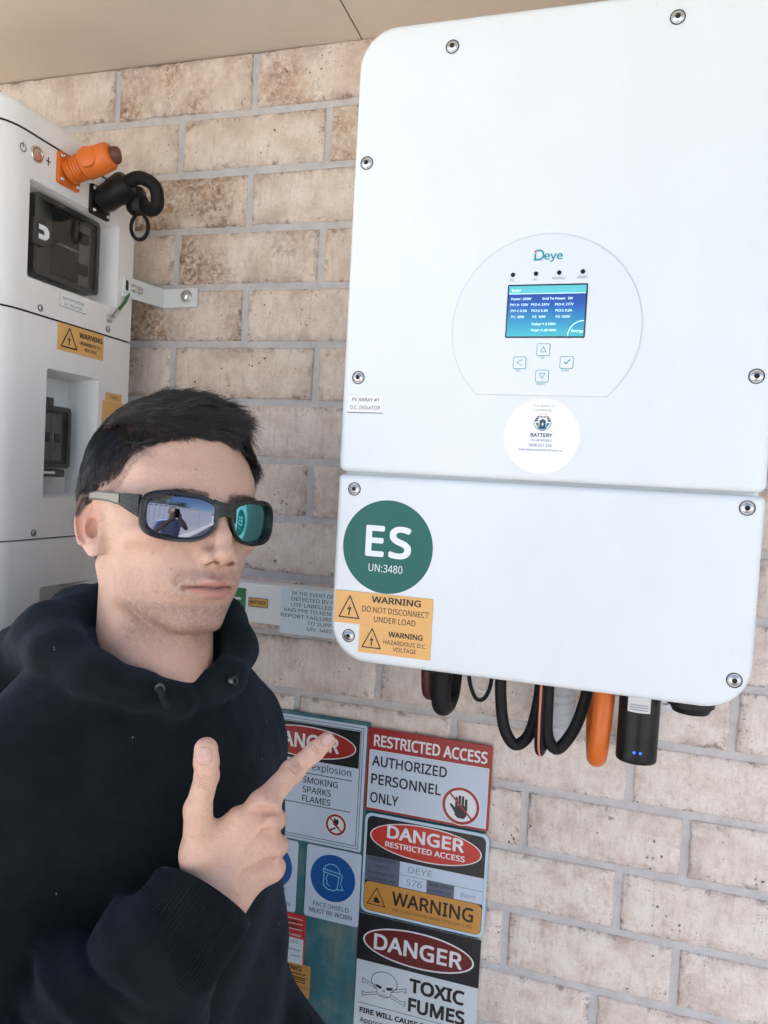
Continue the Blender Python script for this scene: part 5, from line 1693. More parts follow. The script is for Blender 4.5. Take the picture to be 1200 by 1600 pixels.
# ---------------------------------------------------------------- torso frame and limbs
TYAW = RAD(-20)
T_F = np.array((math.cos(TYAW), math.sin(TYAW), 0))
T_R = np.array((math.sin(TYAW), -math.cos(TYAW), 0))
T_O = np.array((.322, -.330, 1.335))
T_M = np.stack([T_R, T_F, np.array((0, 0, 1.0))], 1)
def to_torso(P):
    return (P - T_O.astype(np.float32)) @ T_M.astype(np.float32)
def torso_w(x, y, z):
    return T_O + T_M @ np.array((x, y, z))
SH_R, SH_L = torso_w(.165, -.005, -.050), torso_w(-.118, -.012, -.058)
EL_R, WR_R = HJ['elbow'], HJ['wrist']
EL_L, WR_L = torso_w(-.118, .000, -.350), torso_w(-.150, .200, -.500)
def sd_trunk(q, g=0.0):
    d = sd_ell(q, (.012, .012, -.16), (.160 + g, .118 + g, .22 + g))
    d = smin(d, sd_ell(q, (0, .015, -.38), (.165 + g, .115 + g, .22 + g)), .06)
    d = smin(d, sd_ell(q, (0, .005, -.52), (.172 + g, .120 + g, .15 + g)), .06)
    for s, w in ((-1, .118), (1, .155)):
        d = smin(d, sd_cap(q, (s * .05, -.02, .030), (s * w, -.008, -.048), .050 + g * .7, .056 + g * .7), .05)
    return d
def sd_legs(q, g=0.0):
    d = sd_ell(q, (0, .0, -.54), (.165 + g, .115 + g, .12))
    for s in (-1, 1):
        d = smin(d, smin(sd_cap(q, (s * .09, 0, -.58), (s * .10, .012, -.90), .080 + g, .055 + g), sd_cap(q, (s * .10, .012, -.90), (s * .105, -.01, -1.27), .054 + g, .040 + g), .03), .03)
    return d
def sd_inner(P):
    """trunk, arms and legs under the clothes, out to just inside them"""
    q = to_torso(P)
    d = smin(sd_trunk(q, -.012), sd_legs(q, -.004), .04)
    for a, b, c in ((SH_R, EL_R, WR_R), (SH_L, EL_L, WR_L)):
        d = smin(d, smin(sd_cap(P, a, b, .046, .036), sd_cap(P, b, c, .036, .024), .02), .03)
    d = smin(d, sd_ell(P, WR_L + (WR_L - EL_L) * .18, (.045, .045, .05)), .02)
    return d

# skin: colour varies with real features (lips, brows, beard shadow, cropped hair, flushed ear and nose); some shade is painted in
def hair_mask(q):
    """1 where the hair grows; q in head mm"""
    x, y, z = q[:, 0], q[:, 1], q[:, 2]
    ax = np.abs(x)
    n = vnoise(q / 9.0, 3, 2) * 5
    front = 68 + 2 * np.cos(ax / 14) - sstep(30, 56, ax) * 8          # hairline height on the forehead
    # side hairline: from the temple corner down to the top of the ear, then behind it
    line = np.interp(y, [-120, -60, -34, -22, -10, 4, 18, 34, 46, 58, 70, 80], [-78, -72, -52, -12, 8, 14, 20, 32, 46, 58, 66, 68])
    line = np.where(ax < 40, np.maximum(line, np.where(y > 40, front, line)), line)
    return sstep(-3, 5, z - line + n)
def m_skin():
    t = NT('skin')
    tc = t.n('ShaderNodeTexCoord').outputs['Object']
    a = t.n('ShaderNodeAttribute', attribute_name='tone').outputs['Color']
    n = t.noise(tc, 90, 5, .65)
    c = t.mix(t.ramp(n, [(.38, 0.0), (.66, .28)]), a, (.56, .29, .21, 1), 'MIX')
    n3 = t.noise(tc, 220, 4, .7)
    c = t.mix(t.ramp(n3, [(.54, 0.0), (.74, .16)]), c, (.70, .50, .41, 1))
    n2 = t.noise(tc, 500, 2, .5)
    c = t.mix(t.ramp(n2, [(.57, 0.0), (.70, .28)]), c, (.36, .18, .125, 1))
    t.l(c, t.b.inputs['Base Color'])
    t.l(t.ramp(t.noise(tc, 260, 3, .6), [(.3, .36), (.7, .55)]), t.b.inputs['Roughness'])
    t.b.inputs['Specular IOR Level'].default_value = .5
    bw = t.n('ShaderNodeRGBToBW'); t.l(a, bw.inputs[0]); t.l(t.ramp(bw.outputs[0], [(.08, 0.0), (.25, .18)]), t.b.inputs['Subsurface Weight'])
    t.b.inputs['Subsurface Radius'].default_value = (.006, .0022, .0012)
    t.b.inputs['Subsurface Scale'].default_value = .32
    h = t.math('ADD', t.noise(tc, 1500, 3, .6), t.math('MULTIPLY', t.noise(tc, 420, 3, .6), .8))
    t.bump(h, .0007, .8)
    return t.m
M_SKIN = m_skin()
SKIN = np.array((.63, .405, .300))
def head_tone(q):
    x, y, z = q[:, 0], q[:, 1], q[:, 2]
    ax = np.abs(x)
    c = np.tile(SKIN, (len(q), 1))
    def blend(col, w):
        nonlocal c
        c = c * (1 - w[:, None]) + np.array(col) * w[:, None]
    g = lambda cx, cy, cz, r: np.exp(-(((ax - cx) ** 2 + (y - cy) ** 2 + (z - cz) ** 2) / r ** 2))
    blend((.56, .27, .20), .45 * g(0, 112, -44, 13) + .30 * g(48, 68, -34, 22))
    blend((.62, .25, .16), .55 * np.clip(sstep(70, 80, ax) * sstep(30, 10, np.abs(z + 14)) * sstep(14, 2, y), 0, 1))
    blend((.56, .30, .22), .35 * sstep(-115, -160, z))
    # lips
    lip = sstep(25.5, 21, ax) * sstep(.8, -.8, np.abs(z + 74.4 + .0012 * x * x) - (9.6 - .0135 * x * x - np.where(z < -74, -.6, 2.6) * 1.0)) * sstep(84, 88, y)
    blend((.45, .185, .155), .85 * lip)
    blend((.10, .04, .032), .85 * sstep(1.1, .5, np.abs(z - (-73.4 - 1.2 * np.exp(-(x / 5.0) ** 2) - .0012 * x * x))) * sstep(26.5, 23, ax) * sstep(84, 88, y))  # dark line painting the shade between the lips
    # beard shadow: upper lip, chin, jaw
    nz = vnoise(q / 1.5, 9, 2)
    st = sstep(-54, -62, z) * sstep(18, 40, y + (z + 60) * -.2) * (1 - lip)
    st = st * (.35 + .65 * np.maximum(sstep(-86, -96, z), sstep(24, 12, ax) * sstep(-55, -59, z) * sstep(-68, -63, z) * .30 + .5 * sstep(-92, -84, z) * sstep(16, 4, np.abs(ax - 26)))) * sstep(-150, -118, z)
    st = st * (.72 + .9 * nz)
    blend((.20, .13, .105), np.clip(st * .80, 0, .72))
    nst = sstep(2.2, .2, sd_ell(np.stack([ax, y, z], 1).astype(np.float32), (9.2, 108.5, -53.2), (4.8, 6.8, 6.0), rotz(.30))) * sstep(-47.5, -49.5, z) * sstep(100, 103, y)
    blend((.07, .028, .02), .85 * nst)  # dark patch painting the shade inside the nostrils
    # brows
    bz = 11.5 + .10 * ax - .0042 * (ax - 20) ** 2
    br = sstep(5.0, 2.6, np.abs(z - bz) + np.maximum(0, ax - 36) * .12) * sstep(9, 13, ax) * sstep(54, 46, ax) * sstep(60, 70, y)
    blend((.03, .02, .016), .9 * np.clip(br * (.85 + .8 * nz), 0, 1))
    for mx, mzz, mr in ((15, -97, 1.5), (38, -58, .9), (52, -44, .8), (22, 38, .9), (-8, 50, .8), (44, -80, .8)):
        blend((.16, .085, .06), .75 * np.exp(-(((x - mx) ** 2 + (z - mzz) ** 2) / mr ** 2)) * (y > 20))
    hm = hair_mask(q)
    blend((.022, .018, .016), .97 * hm)
    # cropped, faded edge round the ear and temple
    x2 = vnoise(q / 1.6, 21, 2)
    q2 = q.copy(); q2[:, 2] += 15
    fade = np.clip(hair_mask(q2) - hm, 0, 1) * sstep(48, 60, ax) * (ax < 90)
    ear = sstep(74, 79, ax)
    blend((.12, .085, .068), np.clip(fade * (.50 + .9 * x2), 0, .72) * (1 - ear))
    return c

_V, _Q, _C = [], [], []
def add_body(V, Q, Cc):
    _Q.append(Q + sum(len(v) for v in _V)); _V.append(V); _C.append(Cc)
f_head = lambda P: sd_head(to_head(P)) / 1000.0
V, Q = mesh_sdf(f_head, (.19, -.50, 1.285), (.49, -.16, 1.69), .0015)
V -= grad(f_head, V, .0004) * np.clip(f_head(V.astype(np.float32)), -.0004, .0004)[:, None] * .7
V = relax(V, Q, 2, .5)
add_body(V, Q, head_tone(to_head(V.astype(np.float32))))
HEADV, HEADQ = V, Q
V, Q = mesh_sdf(sd_hand, (.38, -.58, 1.12), (.575, -.34, 1.40), .0012)
V -= grad(sd_hand, V, .0003) * np.clip(sd_hand(V.astype(np.float32)), -.0004, .0004)[:, None] * .7
def hand_tone(V):
    c = np.tile(np.minimum(SKIN * np.array((1.20, 1.20, 1.18)), .85), (len(V), 1))  # hand tone lightened; stronger light on the hand put into the colour
    for k, w, r in (('mcp2', .35, .016), ('mcp3', .45, .014), ('mcp4', .45, .014), ('mcp5', .45, .014), ('pip2', .40, .011), ('ip1', .35, .011), ('tip2', .4, .011), ('tip1', .4, .012), ('pip3', .4, .012), ('pip4', .4, .012)):
        d = np.exp(-((V - HJ[k]) ** 2).sum(1) / r ** 2)
        c = c * (1 - (w * d)[:, None]) + np.array((.56, .27, .20)) * (w * d)[:, None]
    vd = np.array((.26, -.90, .34)); vd /= np.linalg.norm(vd)
    for tip, prv, rr, wd in (('tip1', 'ip1', .0088, .0062), ('tip2', 'dip2', .0075, .0048)):
        t = HJ[tip] - HJ[prv]; t = t / np.linalg.norm(t)
        nrm = vd - t * (vd @ t); nrm /= np.linalg.norm(nrm)
        sd = np.cross(t, nrm)
        L = (V - (HJ[tip] - t * .0012)) @ np.stack([sd, t, nrm], 1)
        rn = (np.abs(L[:, 0] / wd) ** 2.6 + np.abs(L[:, 1] / .0068) ** 2.6) ** (1 / 2.6)
        up = L[:, 2] > rr * .35
        w = sstep(1.02, .94, rn) * up
        c = c * (1 - .8 * w[:, None]) + np.array((.70, .50, .44)) * .8 * w[:, None]
        w = np.exp(-((rn - 1.04) / .055) ** 2) * up * .55
        c = c * (1 - w[:, None]) + np.array((.36, .16, .11)) * w[:, None]
    for jn, prv, nxt, offs in (('pip2', 'mcp2', 'dip2', (-.0042, -.0020, .0006, .0032, .0056)), ('ip1', 'mcp1', 'tip1', (-.0052, -.0026, .0002, .0030, .0054)), ('dip2', 'pip2', 'tip2', (-.0015, .001))):
        t = HJ[nxt] - HJ[prv]; t = t / np.linalg.norm(t)
        nrm = vd - t * (vd @ t); nrm /= np.linalg.norm(nrm)
        sd = np.cross(t, nrm)
        L = (V - HJ[jn]) @ np.stack([sd, t, nrm], 1)
        wav = .0006 * np.sin(L[:, 0] * 900 + 2) + .0004 * np.sin(L[:, 0] * 2300)
        for o in offs:
            w = np.exp(-((L[:, 1] - o - wav) / .00045) ** 2) * sstep(.0078, .0045, np.abs(L[:, 0])) * (L[:, 2] > .003) * (np.abs(L[:, 2]) < .016) * .62
            c = c * (1 - w[:, None]) + np.array((.34, .15, .105)) * w[:, None]  # dark lines painting the shade in the joint creases
    return c
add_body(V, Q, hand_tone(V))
V, Q = mesh_sdf(sd_inner, (.05, -.72, .03), (.75, -.02, 1.36), .010, 2.6)
add_body(V, Q, np.tile(SKIN, (len(V), 1)))
man = np_obj('person', np.concatenate(_V), np.concatenate(_Q), M_SKIN, None, {'tone': np.concatenate(_C)}, loc=(.33, -.33, 0.0),
             label='man in black hoodie and mirrored sunglasses pointing at the inverter', cat='person')
# ---------------------------------------------------------------- hoodie
def m_fleece(name, col, blue):
    t = NT(name)
    tc = t.n('ShaderNodeTexCoord').outputs['Object']
    n = t.noise(tc, 24, 4, .6)
    lo = tuple(c * .75 for c in col) + (1,)
    hi = tuple(c * 1.35 for c in col) + (1,)
    c = t.ramp(n, [(.3, lo), (.7, hi)])
    vo = t.n('ShaderNodeTexVoronoi'); vo.inputs['Scale'].default_value = 95
    mp = t.n('ShaderNodeMapping'); mp.inputs['Scale'].default_value = (1, 1, .45); mp.inputs['Rotation'].default_value = (.4, .3, .7)
    t.l(tc, mp.inputs['Vector']); t.l(mp.outputs[0], vo.inputs['Vector'])
    lint = t.math('MULTIPLY', t.math('LESS_THAN', vo.outputs['Distance'], .055), t.ramp(vo.outputs['Color'], [(.72, 0.0), (.76, 1.0)]))
    c = t.mix(t.math('MULTIPLY', lint, .55), c, (.45, .46, .47, 1))
    t.l(c, t.b.inputs['Base Color'])
    t.b.inputs['Roughness'].default_value = .92
    t.b.inputs['Specular IOR Level'].default_value = .11
    t.b.inputs['Sheen Weight'].default_value = .11
    t.b.inputs['Sheen Roughness'].default_value = .45
    t.b.inputs['Sheen Tint'].default_value = blue
    h = t.math('ADD', t.noise(tc, 900, 3, .7), t.math('MULTIPLY', t.noise(tc, 130, 4, .6), 1.6))
    t.bump(h, .0011, .7)
    return t.m
M_HOOD = m_fleece('black_fleece', (.0088, .0114, .0134), (.38, .55, .85, 1))

NK = T_O + np.array((.004, -.006, .036))                  # centre of the hood ring round the neck
RING = []
for tdeg, z, r, rho in ((18, .002, .016, .085), (42, .015, .019, .089), (70, .028, .023, .092), (100, .042, .029, .096), (128, .051, .034, .100), (180, .046, .044, .106),
                        (228, .050, .046, .098), (268, .048, .036, .090), (300, .036, .027, .087), (335, .012, .020, .086)):
    a = RAD(tdeg)
    RING.append((NK + (T_F * math.cos(a) + T_R * math.sin(a)) * rho + np.array((0, 0, z)), r))
def sd_ring(P):
    d = None
    for (p0, r0), (p1, r1) in zip(RING, RING[1:]):
        c = sd_cap(P, p0, p1, r0, r1)
        d = c if d is None else smin(d, c, .010)
    # the two ends cross at the notch
    c = sd_cap(P, RING[-1][0], RING[0][0] + np.array((0, 0, -.012)) - T_F * .004, .023, .016)
    return smin(d, c, .006)
def arm_coord(P, a, b):
    ba = b - a
    L = np.linalg.norm(ba)
    t = ba / L
    pa = P - a
    s = pa @ t / L
    rad = pa - (s * L)[:, None] * t
    rr = np.linalg.norm(rad, axis=1)
    u = np.cross(t, (0, 0, 1.0)); u /= np.linalg.norm(u)
    w = np.cross(t, u)
    return s, rr, np.arctan2(rad @ w, rad @ u), L
def sd_sleeve(P, a, b, prof, folds, seed):
    """sleeve round an arm bone with a radius profile and slanting folds"""
    s, rr, th, L = arm_coord(P, a, b)
    r = np.interp(s, [p[0] for p in prof], [p[1] for p in prof])
    for (s0, wd, amp, ph, sl) in folds:
        x = (s - s0 - sl * np.cos(th - ph)) / wd
        r = r + amp * np.exp(-x * x) * (.55 + .45 * np.cos(th - ph + .6))
    d = rr - r
    ends = np.maximum(-s, s - 1) * L
    return np.where(ends > 0, np.sqrt(np.maximum(d, 0) ** 2 + ends ** 2) - 0.0 + np.minimum(d, 0) * 0, d) * .8
def sd_hoodie(P):
    q = to_torso(P)
    d = sd_trunk(q, .016)
    # soft drag folds across the chest and belly
    d = d + .0045 * np.sin(q[:, 2] * 34 + q[:, 0] * 20 + 2.5 * np.sin(q[:, 0] * 14)) * sstep(-.05, -.22, q[:, 2]) * sstep(.0, .05, q[:, 1])
    d = np.maximum(d, -.64 - q[:, 2])
    # right arm
    ua = sd_sleeve(P, SH_R, EL_R, [(0, .066), (.5, .066), (1, .064)], [(.55, .07, .006, 1.0, .05), (.78, .05, .008, 2.0, .06), (.95, .05, .006, .4, .05)], 1)
    ua = smin(ua, sd_cap(P, SH_R, SH_R + (EL_R - SH_R) * .02, .066, .066), .01)
    d = smin(d, ua, .035)
    fa = sd_sleeve(P, EL_R, WR_R + (WR_R - EL_R) * -.14, [(0, .062), (.4, .060), (.75, .058), (.93, .053), (1, .046)],
                   [(.16, .05, .014, 2.6, .11), (.30, .028, -.015, 2.3, .12), (.40, .036, .017, 2.2, .12), (.54, .024, -.018, 2.4, .10), (.64, .032, .017, 2.8, .11), (.77, .022, -.018, 2.6, .07), (.86, .032, .016, 2.7, .07), (.46, .03, .013, 4.6, -.12), (.57, .022, -.012, 4.5, -.11), (.70, .03, .012, 4.8, -.10), (.80, .02, -.011, 4.6, -.08), (.22, .03, -.012, 4.2, .14)], 2)
    fa = smin(fa, sd_cap(P, EL_R, EL_R + (WR_R - EL_R) * .02, .063, .063), .012)
    d = smin(d, fa, .018)
    # left arm hanging by the wall
    la = sd_sleeve(P, SH_L, EL_L, [(0, .064), (.5, .062), (1, .060)], [(.45, .06, .004, 1.0, .05), (.8, .05, .007, 2.0, .05), (.92, .04, -.005, 2.0, .05)], 3)
    la = smin(la, sd_cap(P, SH_L, SH_L + (EL_L - SH_L) * .02, .064, .064), .01)
    d = smin(d, la, .030)
    d = smin(d, sd_sleeve(P, EL_L, WR_L, [(0, .066), (.6, .060), (1, .045)], [(.2, .06, .008, 1, .06), (.5, .06, .008, 2, .06), (.75, .05, .008, 3, .06)], 4), .02)
    d = smin(d, sd_cap(P, EL_L, EL_L + (WR_L - EL_L) * .02, .064, .064), .012)
    # hood: roll round the neck and the bag at the back
    hd = sd_ring(P)
    hd = smin(hd, sd_ell(q, (.012, -.115, .012), (.125, .075, .090)), .03)
    wob = vnoise(P * 26.0, 31, 2)
    hd = hd + .005 * wob + .0022 * np.sin(38 * P[:, 2] * 1.6 + 9 * vnoise(P * 9.0, 8, 2))
    d = smin(d, hd, .006)
    # opening for the neck
    d = ssub(d, sd_cap(P, NK + np.array((0, 0, -.03)) + T_F * .012, NK + np.array((0, 0, .20)) + T_F * .030, .058, .075), .006)
    d = d + .0035 * vnoise(P * 16.0, 12, 3) + .0012 * vnoise(P * 60.0, 13, 2)
    return d
V, Q = mesh_sdf(sd_hoodie, (.03, -.76, .67), (.66, -.02, 1.50), .0036, 2.8)
hoodie = np_obj('hoodie', V, Q, M_HOOD, man)

def ribbed_cuff(a, b, r0, r1, n=320, m=14, amp=.0005, lean=None, tilt=0.0, shift=0.0):
    """knitted cuff: ribs run along the arm, lip turned in at the end"""
    a, b = np.array(a), np.array(b)
    t = (b - a) / np.linalg.norm(b - a)
    u = np.cross(t, (0, 0, 1.0)); u /= np.linalg.norm(u)
    w = np.cross(t, u)
    mb = MB()
    ls = []
    for k in range(m + 4):
        s = min(k / m, 1.0)
        r = r0 + (r1 - r0) * s + .0018 * math.sin(s * math.pi) + .0011 * math.sin(s * 9)
        turn = max(0, k - m)
        r -= (0, .0006, .0022, .0045)[turn]
        c = a + (b - a) * s + t * (0, .0013, .0010, -.006)[turn]
        if lean is not None:
            c = c + (lean - t * (lean @ t)) * shift * s * s
        lp = []
        for i in range(n):
            th = 2 * math.pi * i / n
            rr = r + amp * (1 - sstep(.86, 1.0, np.array([k / m]))[0]) * (1 if i % 4 < 2 else -1) + .0012 * math.sin(3 * th + 1.3 + s * 2) 
            e = u * math.cos(th) * 1.08 + w * math.sin(th) * .92
            lp.append(c + e * rr + (t * (s * s * (tilt * float(e @ lean) + .017 * float(e @ np.array((.32, -.86, .40))))) if lean is not None else 0))
        ls.append(lp)
    mb.loops(ls, True, False)
    return mb
_d = (WR_R - EL_R)
obj('cuff', ribbed_cuff(EL_R + _d * .77, WR_R + _d * -.028, .0490, .0455, lean=(lambda v: v / np.linalg.norm(v))(np.array((-.547, -.371, .751))), tilt=-.010, shift=.006), m_fleece('black_rib_knit', (.0070, .0088, .0100), (.38, .55, .85, 1)), hoodie, smooth=70)
_d = (WR_L - EL_L)
obj('cuff', ribbed_cuff(EL_L + _d * .90, WR_L + _d * .12, .0450, .0400, n=120, m=6), bpy.data.materials['black_rib_knit'], hoodie, smooth=70)
# eyelet and cord end at the neck notch
ey = NK + (T_F * math.cos(RAD(31)) + T_R * math.sin(RAD(31))) * .1085 + np.array((0, 0, .022))
nd = Vector((T_F * math.cos(RAD(31)) + T_R * math.sin(RAD(31))) + np.array((0, 0, .25))).normalized()
s = MB(); s.lathe(Vector(ey), nd, [(-.004, .0050), (.0012, .0050), (.0020, .0044), (.0016, .0026), (-.001, .0024)], 18)
obj('eyelet', s, mat('gunmetal', (.10, .105, .11, 1), .3, .9), hoodie)
s = MB()
e2 = Vector(ey) + nd * .001
s.tube([e2, e2 + nd * .006 + Vector((0, 0, -.003)), e2 + nd * .006 + Vector((.003, 0, -.009)), e2 + nd * .003 + Vector((.007, .0, -.014)), e2 + nd * .001 + Vector((.011, .0, -.016))], [.0024, .0030, .0024, .0034, .0022], 10, 4)
obj('drawcord', s, mat('black_cord', (.006, .0065, .008, 1), .9), hoodie)
ey2 = NK + (T_F * math.cos(RAD(-12)) + T_R * math.sin(RAD(-12))) * .1095 + np.array((0, 0, .018))
nd2 = Vector((T_F * math.cos(RAD(-12)) + T_R * math.sin(RAD(-12))) + np.array((0, 0, .25))).normalized()
s = MB(); s.lathe(Vector(ey2), nd2, [(-.004, .0050), (.0012, .0050), (.0020, .0044), (.0016, .0026), (-.001, .0024)], 18)
obj('eyelet', s, mat('gunmetal', (.10, .105, .11, 1), .3, .9), hoodie)

# trousers and shoes
f_tr = lambda P: sd_legs(to_torso(P), .012) + .004 * vnoise(P * 14.0, 5, 2)
V, Q = mesh_sdf(lambda P: np.maximum(f_tr(P), (.045 - P[:, 2])), (.05, -.62, .02), (.60, -.10, .95), .009, 2.6)
np_obj('trousers', V, Q, m_fleece('dark_denim', (.020, .026, .042), (.4, .5, .8, 1)), man)
def sd_shoe(P, s):
    q = to_torso(P) - np.array((s * .105, .0, 0), np.float32)
    z0 = -T_O[2]
    d = smin(sd_ell(q, (0, -.02, z0 + .045), (.042, .075, .050)), sd_ell(q, (0, .085, z0 + .030), (.046, .100, .034)), .03)
    return np.maximum(d, z0 + .002 - q[:, 2])
for s_ in (-1, 1):
    V, Q = mesh_sdf(lambda P: sd_shoe(P, s_), (.05, -.66, -.01), (.72, -.02, .14), .005, 2.6)
    np_obj('shoe', V, Q, mat('black_shoe', (.02, .02, .021, 1), .5, grain=.2), man)

# ---------------------------------------------------------------- hair: thousands of short strands growing out of the scalp
def grow_hair(N=30000, seed=4):
    rng = np.random.default_rng(seed)
    q = to_head(HEADV.astype(np.float32)).astype(np.float64)
    fc = q[HEADQ].mean(1)
    hm = hair_mask(fc)
    ok = (hm > .22 + .3 * rng.random(len(hm))) & (np.abs(fc[:, 0]) < 86) & (fc[:, 2] > -95) & ~((np.abs(fc[:, 0]) > 70) & (fc[:, 2] < 16) & (fc[:, 1] > -38))
    idx = np.flatnonzero(ok)
    pick = idx[rng.integers(0, len(idx), N)]
    a, b, c, d = [q[HEADQ[pick, k]] for k in range(4)]
    u, v = rng.random((N, 1)), rng.random((N, 1))
    root = a * (1 - u) * (1 - v) + b * u * (1 - v) + c * u * v + d * (1 - u) * v
    f = lambda P: sd_head(P.astype(np.float32))
    nrm = grad(f, root, .8)
    x, y, z = root.T
    top = sstep(.25, .75, nrm[:, 2])
    # combed forward and across on top, down and back on the sides, lifted along the front hairline
    dt = np.stack([-.55 + 0 * x, .45 + 0 * x, .0 + 0 * x], 1)
    df = np.stack([-.85 + 0 * x, .0 + 0 * x, .20 + 0 * x], 1)
    fr = sstep(38, 66, y)[:, None]
    dt = dt * (1 - fr) + df * fr
    ds = np.stack([.0 * x, -.30 + 0 * x, -.85 + 0 * x], 1)
    dirn = dt * top[:, None] + ds * (1 - top[:, None])
    cl = np.stack([vnoise(root / 11.0, 40 + k, 2) for k in range(3)], 1)
    dirn += cl * .62 + rng.normal(0, .06, (N, 3))
    rside = sstep(-25, -60, x)[:, None]
    dirn = dirn * (1 - rside) + (np.stack([.15 + 0 * x, .25 + 0 * x, -.95 + 0 * x], 1) + cl * .6) * rside
    # length: long on top, shorter to the sides, cropped at the edge
    edge = hair_mask(root - np.array((0, 0, 8.0))) * 1.0
    ln = (12 + 27 * top) * (.45 + .55 * edge) * rng.uniform(.7, 1.15, N)
    ln = np.where(np.abs(x) > 62, np.minimum(ln, 9 + 13 * sstep(10, 45, z) + 6 * rside[:, 0]), ln)
    K = 6
    pts = [root - nrm * .4]
    p = pts[0].copy()
    lift = (.26 + .22 * top + .20 * fr[:, 0] + 1.1 * rside[:, 0]) * rng.uniform(.6, 1.3, N)
    dd = dirn / (np.linalg.norm(dirn, axis=1, keepdims=True) + 1e-6)
    for k in range(K):
        t = k / (K - 1)
        g = dd + nrm * (lift * (1.0 - 1.45 * t))[:, None] + np.array((0, 0, -.18)) * t
        g += rng.normal(0, .05, (N, 3))
        g /= np.linalg.norm(g, axis=1, keepdims=True)
        p = p + g * (ln / K)[:, None]
        s = f(p)
        gr = grad(f, p, .8) if k in (1, 3, 5) else gr if k else nrm
        p = p + gr * np.clip(.8 + (1.2 + 8.0 * rside[:, 0] + 2.5 * top) * t - s, 0, 6)[:, None]
        pts.append(p.copy())
    pts = np.stack(pts, 1)                            # N, K+1, 3
    rad = np.interp(np.arange(K + 1) / K, [0, .6, 1], [.27, .24, .06])
    tg = np.gradient(pts, axis=1)
    tg /= np.linalg.norm(tg, axis=2, keepdims=True) + 1e-9
    sx = np.cross(tg, nrm[:, None, :])
    sx /= np.linalg.norm(sx, axis=2, keepdims=True) + 1e-9
    sy = np.cross(tg, sx)
    ring = []
    for k in range(3):
        an = 2 * math.pi * k / 3
        ring.append(pts + (sx * math.cos(an) + sy * math.sin(an)) * rad[None, :, None])
    ring = np.stack(ring, 2)                          # N, K+1, 3, 3
    V = HEAD_O + (ring.reshape(-1, 3) / 1000.0) @ HEAD_R.T
    base = (np.arange(N) * (K + 1) * 3)[:, None, None]
    kk = (np.arange(K) * 3)[None, :, None]
    tt = np.arange(3)[None, None, :]
    t2 = (tt + 1) % 3
    Qd = np.stack([base + kk + tt, base + kk + t2, base + kk + 3 + t2, base + kk + 3 + tt], -1).reshape(-1, 4)
    return V, Qd
t = NT('dark_hair')
tc = t.n('ShaderNodeTexCoord').outputs['Object']
t.l(t.ramp(t.noise(tc, 60, 3), [(.3, (.0035, .0034, .0038, 1)), (.7, (.011, .0095, .009, 1))]), t.b.inputs['Base Color'])
t.b.inputs['Roughness'].default_value = .30
t.b.inputs['Specular IOR Level'].default_value = .75
V, Q = grow_hair()
np_obj('hair', V, Q, t.m, man)

def face_hair(N, maskf, dirf, length, rad, seed, K=3):
    """short hairs on the face: brows, stubble"""
    rng = np.random.default_rng(seed)
    q = to_head(HEADV.astype(np.float32)).astype(np.float64)
    fc = q[HEADQ].mean(1)
    w = maskf(fc)
    pick = rng.choice(len(fc), N, p=w / w.sum())
    a, b, c_, d_ = [q[HEADQ[pick, k]] for k in range(4)]
    u, v = rng.random((N, 1)), rng.random((N, 1))
    root = a * (1 - u) * (1 - v) + b * u * (1 - v) + c_ * u * v + d_ * (1 - u) * v
    n = grad(lambda P: sd_head(P.astype(np.float32)), root, .8)
    dd = dirf(root, n) + rng.normal(0, .25, (N, 3))
    dd /= np.linalg.norm(dd, axis=1, keepdims=True)
    ln = length * rng.uniform(.6, 1.2, N)
    pts = np.stack([root + dd * (ln * k / K)[:, None] + n * (-.2 - .03 * length * (k / K) ** 2 * 4) for k in range(K + 1)], 1)
    rr = np.linspace(rad, rad * .35, K + 1)
    s1 = np.cross(dd, n); s1 /= np.linalg.norm(s1, axis=1, keepdims=True) + 1e-9
    s2 = np.cross(dd, s1)
    ring = np.stack([pts + (s1 * math.cos(2 * math.pi * k / 3) + s2 * math.sin(2 * math.pi * k / 3))[:, None, :] * rr[None, :, None] for k in range(3)], 2)
    V = HEAD_O + (ring.reshape(-1, 3) / 1000.0) @ HEAD_R.T
    base = (np.arange(N) * (K + 1) * 3)[:, None, None]
    kk, tt = (np.arange(K) * 3)[None, :, None], np.arange(3)[None, None, :]
    t2 = (tt + 1) % 3
    return V, np.stack([base + kk + tt, base + kk + t2, base + kk + 3 + t2, base + kk + 3 + tt], -1).reshape(-1, 4)
def brow_mask(q):
    ax = np.abs(q[:, 0])
    bz = 12.5 + .10 * ax - .0042 * (ax - 20) ** 2
    return np.exp(-((q[:, 2] - bz) / (3.0 - .03 * ax)) ** 2) * sstep(8, 13, ax) * sstep(52, 44, ax) * (q[:, 1] > 55) + 1e-12
V, Q = face_hair(900, brow_mask, lambda r, n: np.stack([np.sign(r[:, 0]) * .9, -.35 + 0 * r[:, 0], .25 - .012 * np.abs(r[:, 0])], 1) + n * .25, 7.5, .16, 5)
np_obj('eyebrows', V, Q, t.m, man)
def stubble_mask(q):
    x, y, z = q.T
    ax = np.abs(x)
    jaw = sstep(-62, -84, z) * sstep(-150, -128, z) * sstep(10, 40, y)
    lip = np.exp(-(((ax - 10) / 15) ** 2 + ((z + 60) / 5.5) ** 2)) * (y > 84)
    side = sstep(16, -10, z) * sstep(-62, -50, z) * sstep(64, 70, ax) * sstep(26, 12, y) * sstep(-4, 4, y) * .5
    mouth = sstep(27, 24, ax) * sstep(9.5, 8, np.abs(z + 75)) * (y > 80)
    return np.clip(jaw * .55 + lip * .8 + side, 0, 1) * (1 - mouth) * (1 - sstep(40, 70, ax) * sstep(-60, -40, z) * .0) + 1e-9
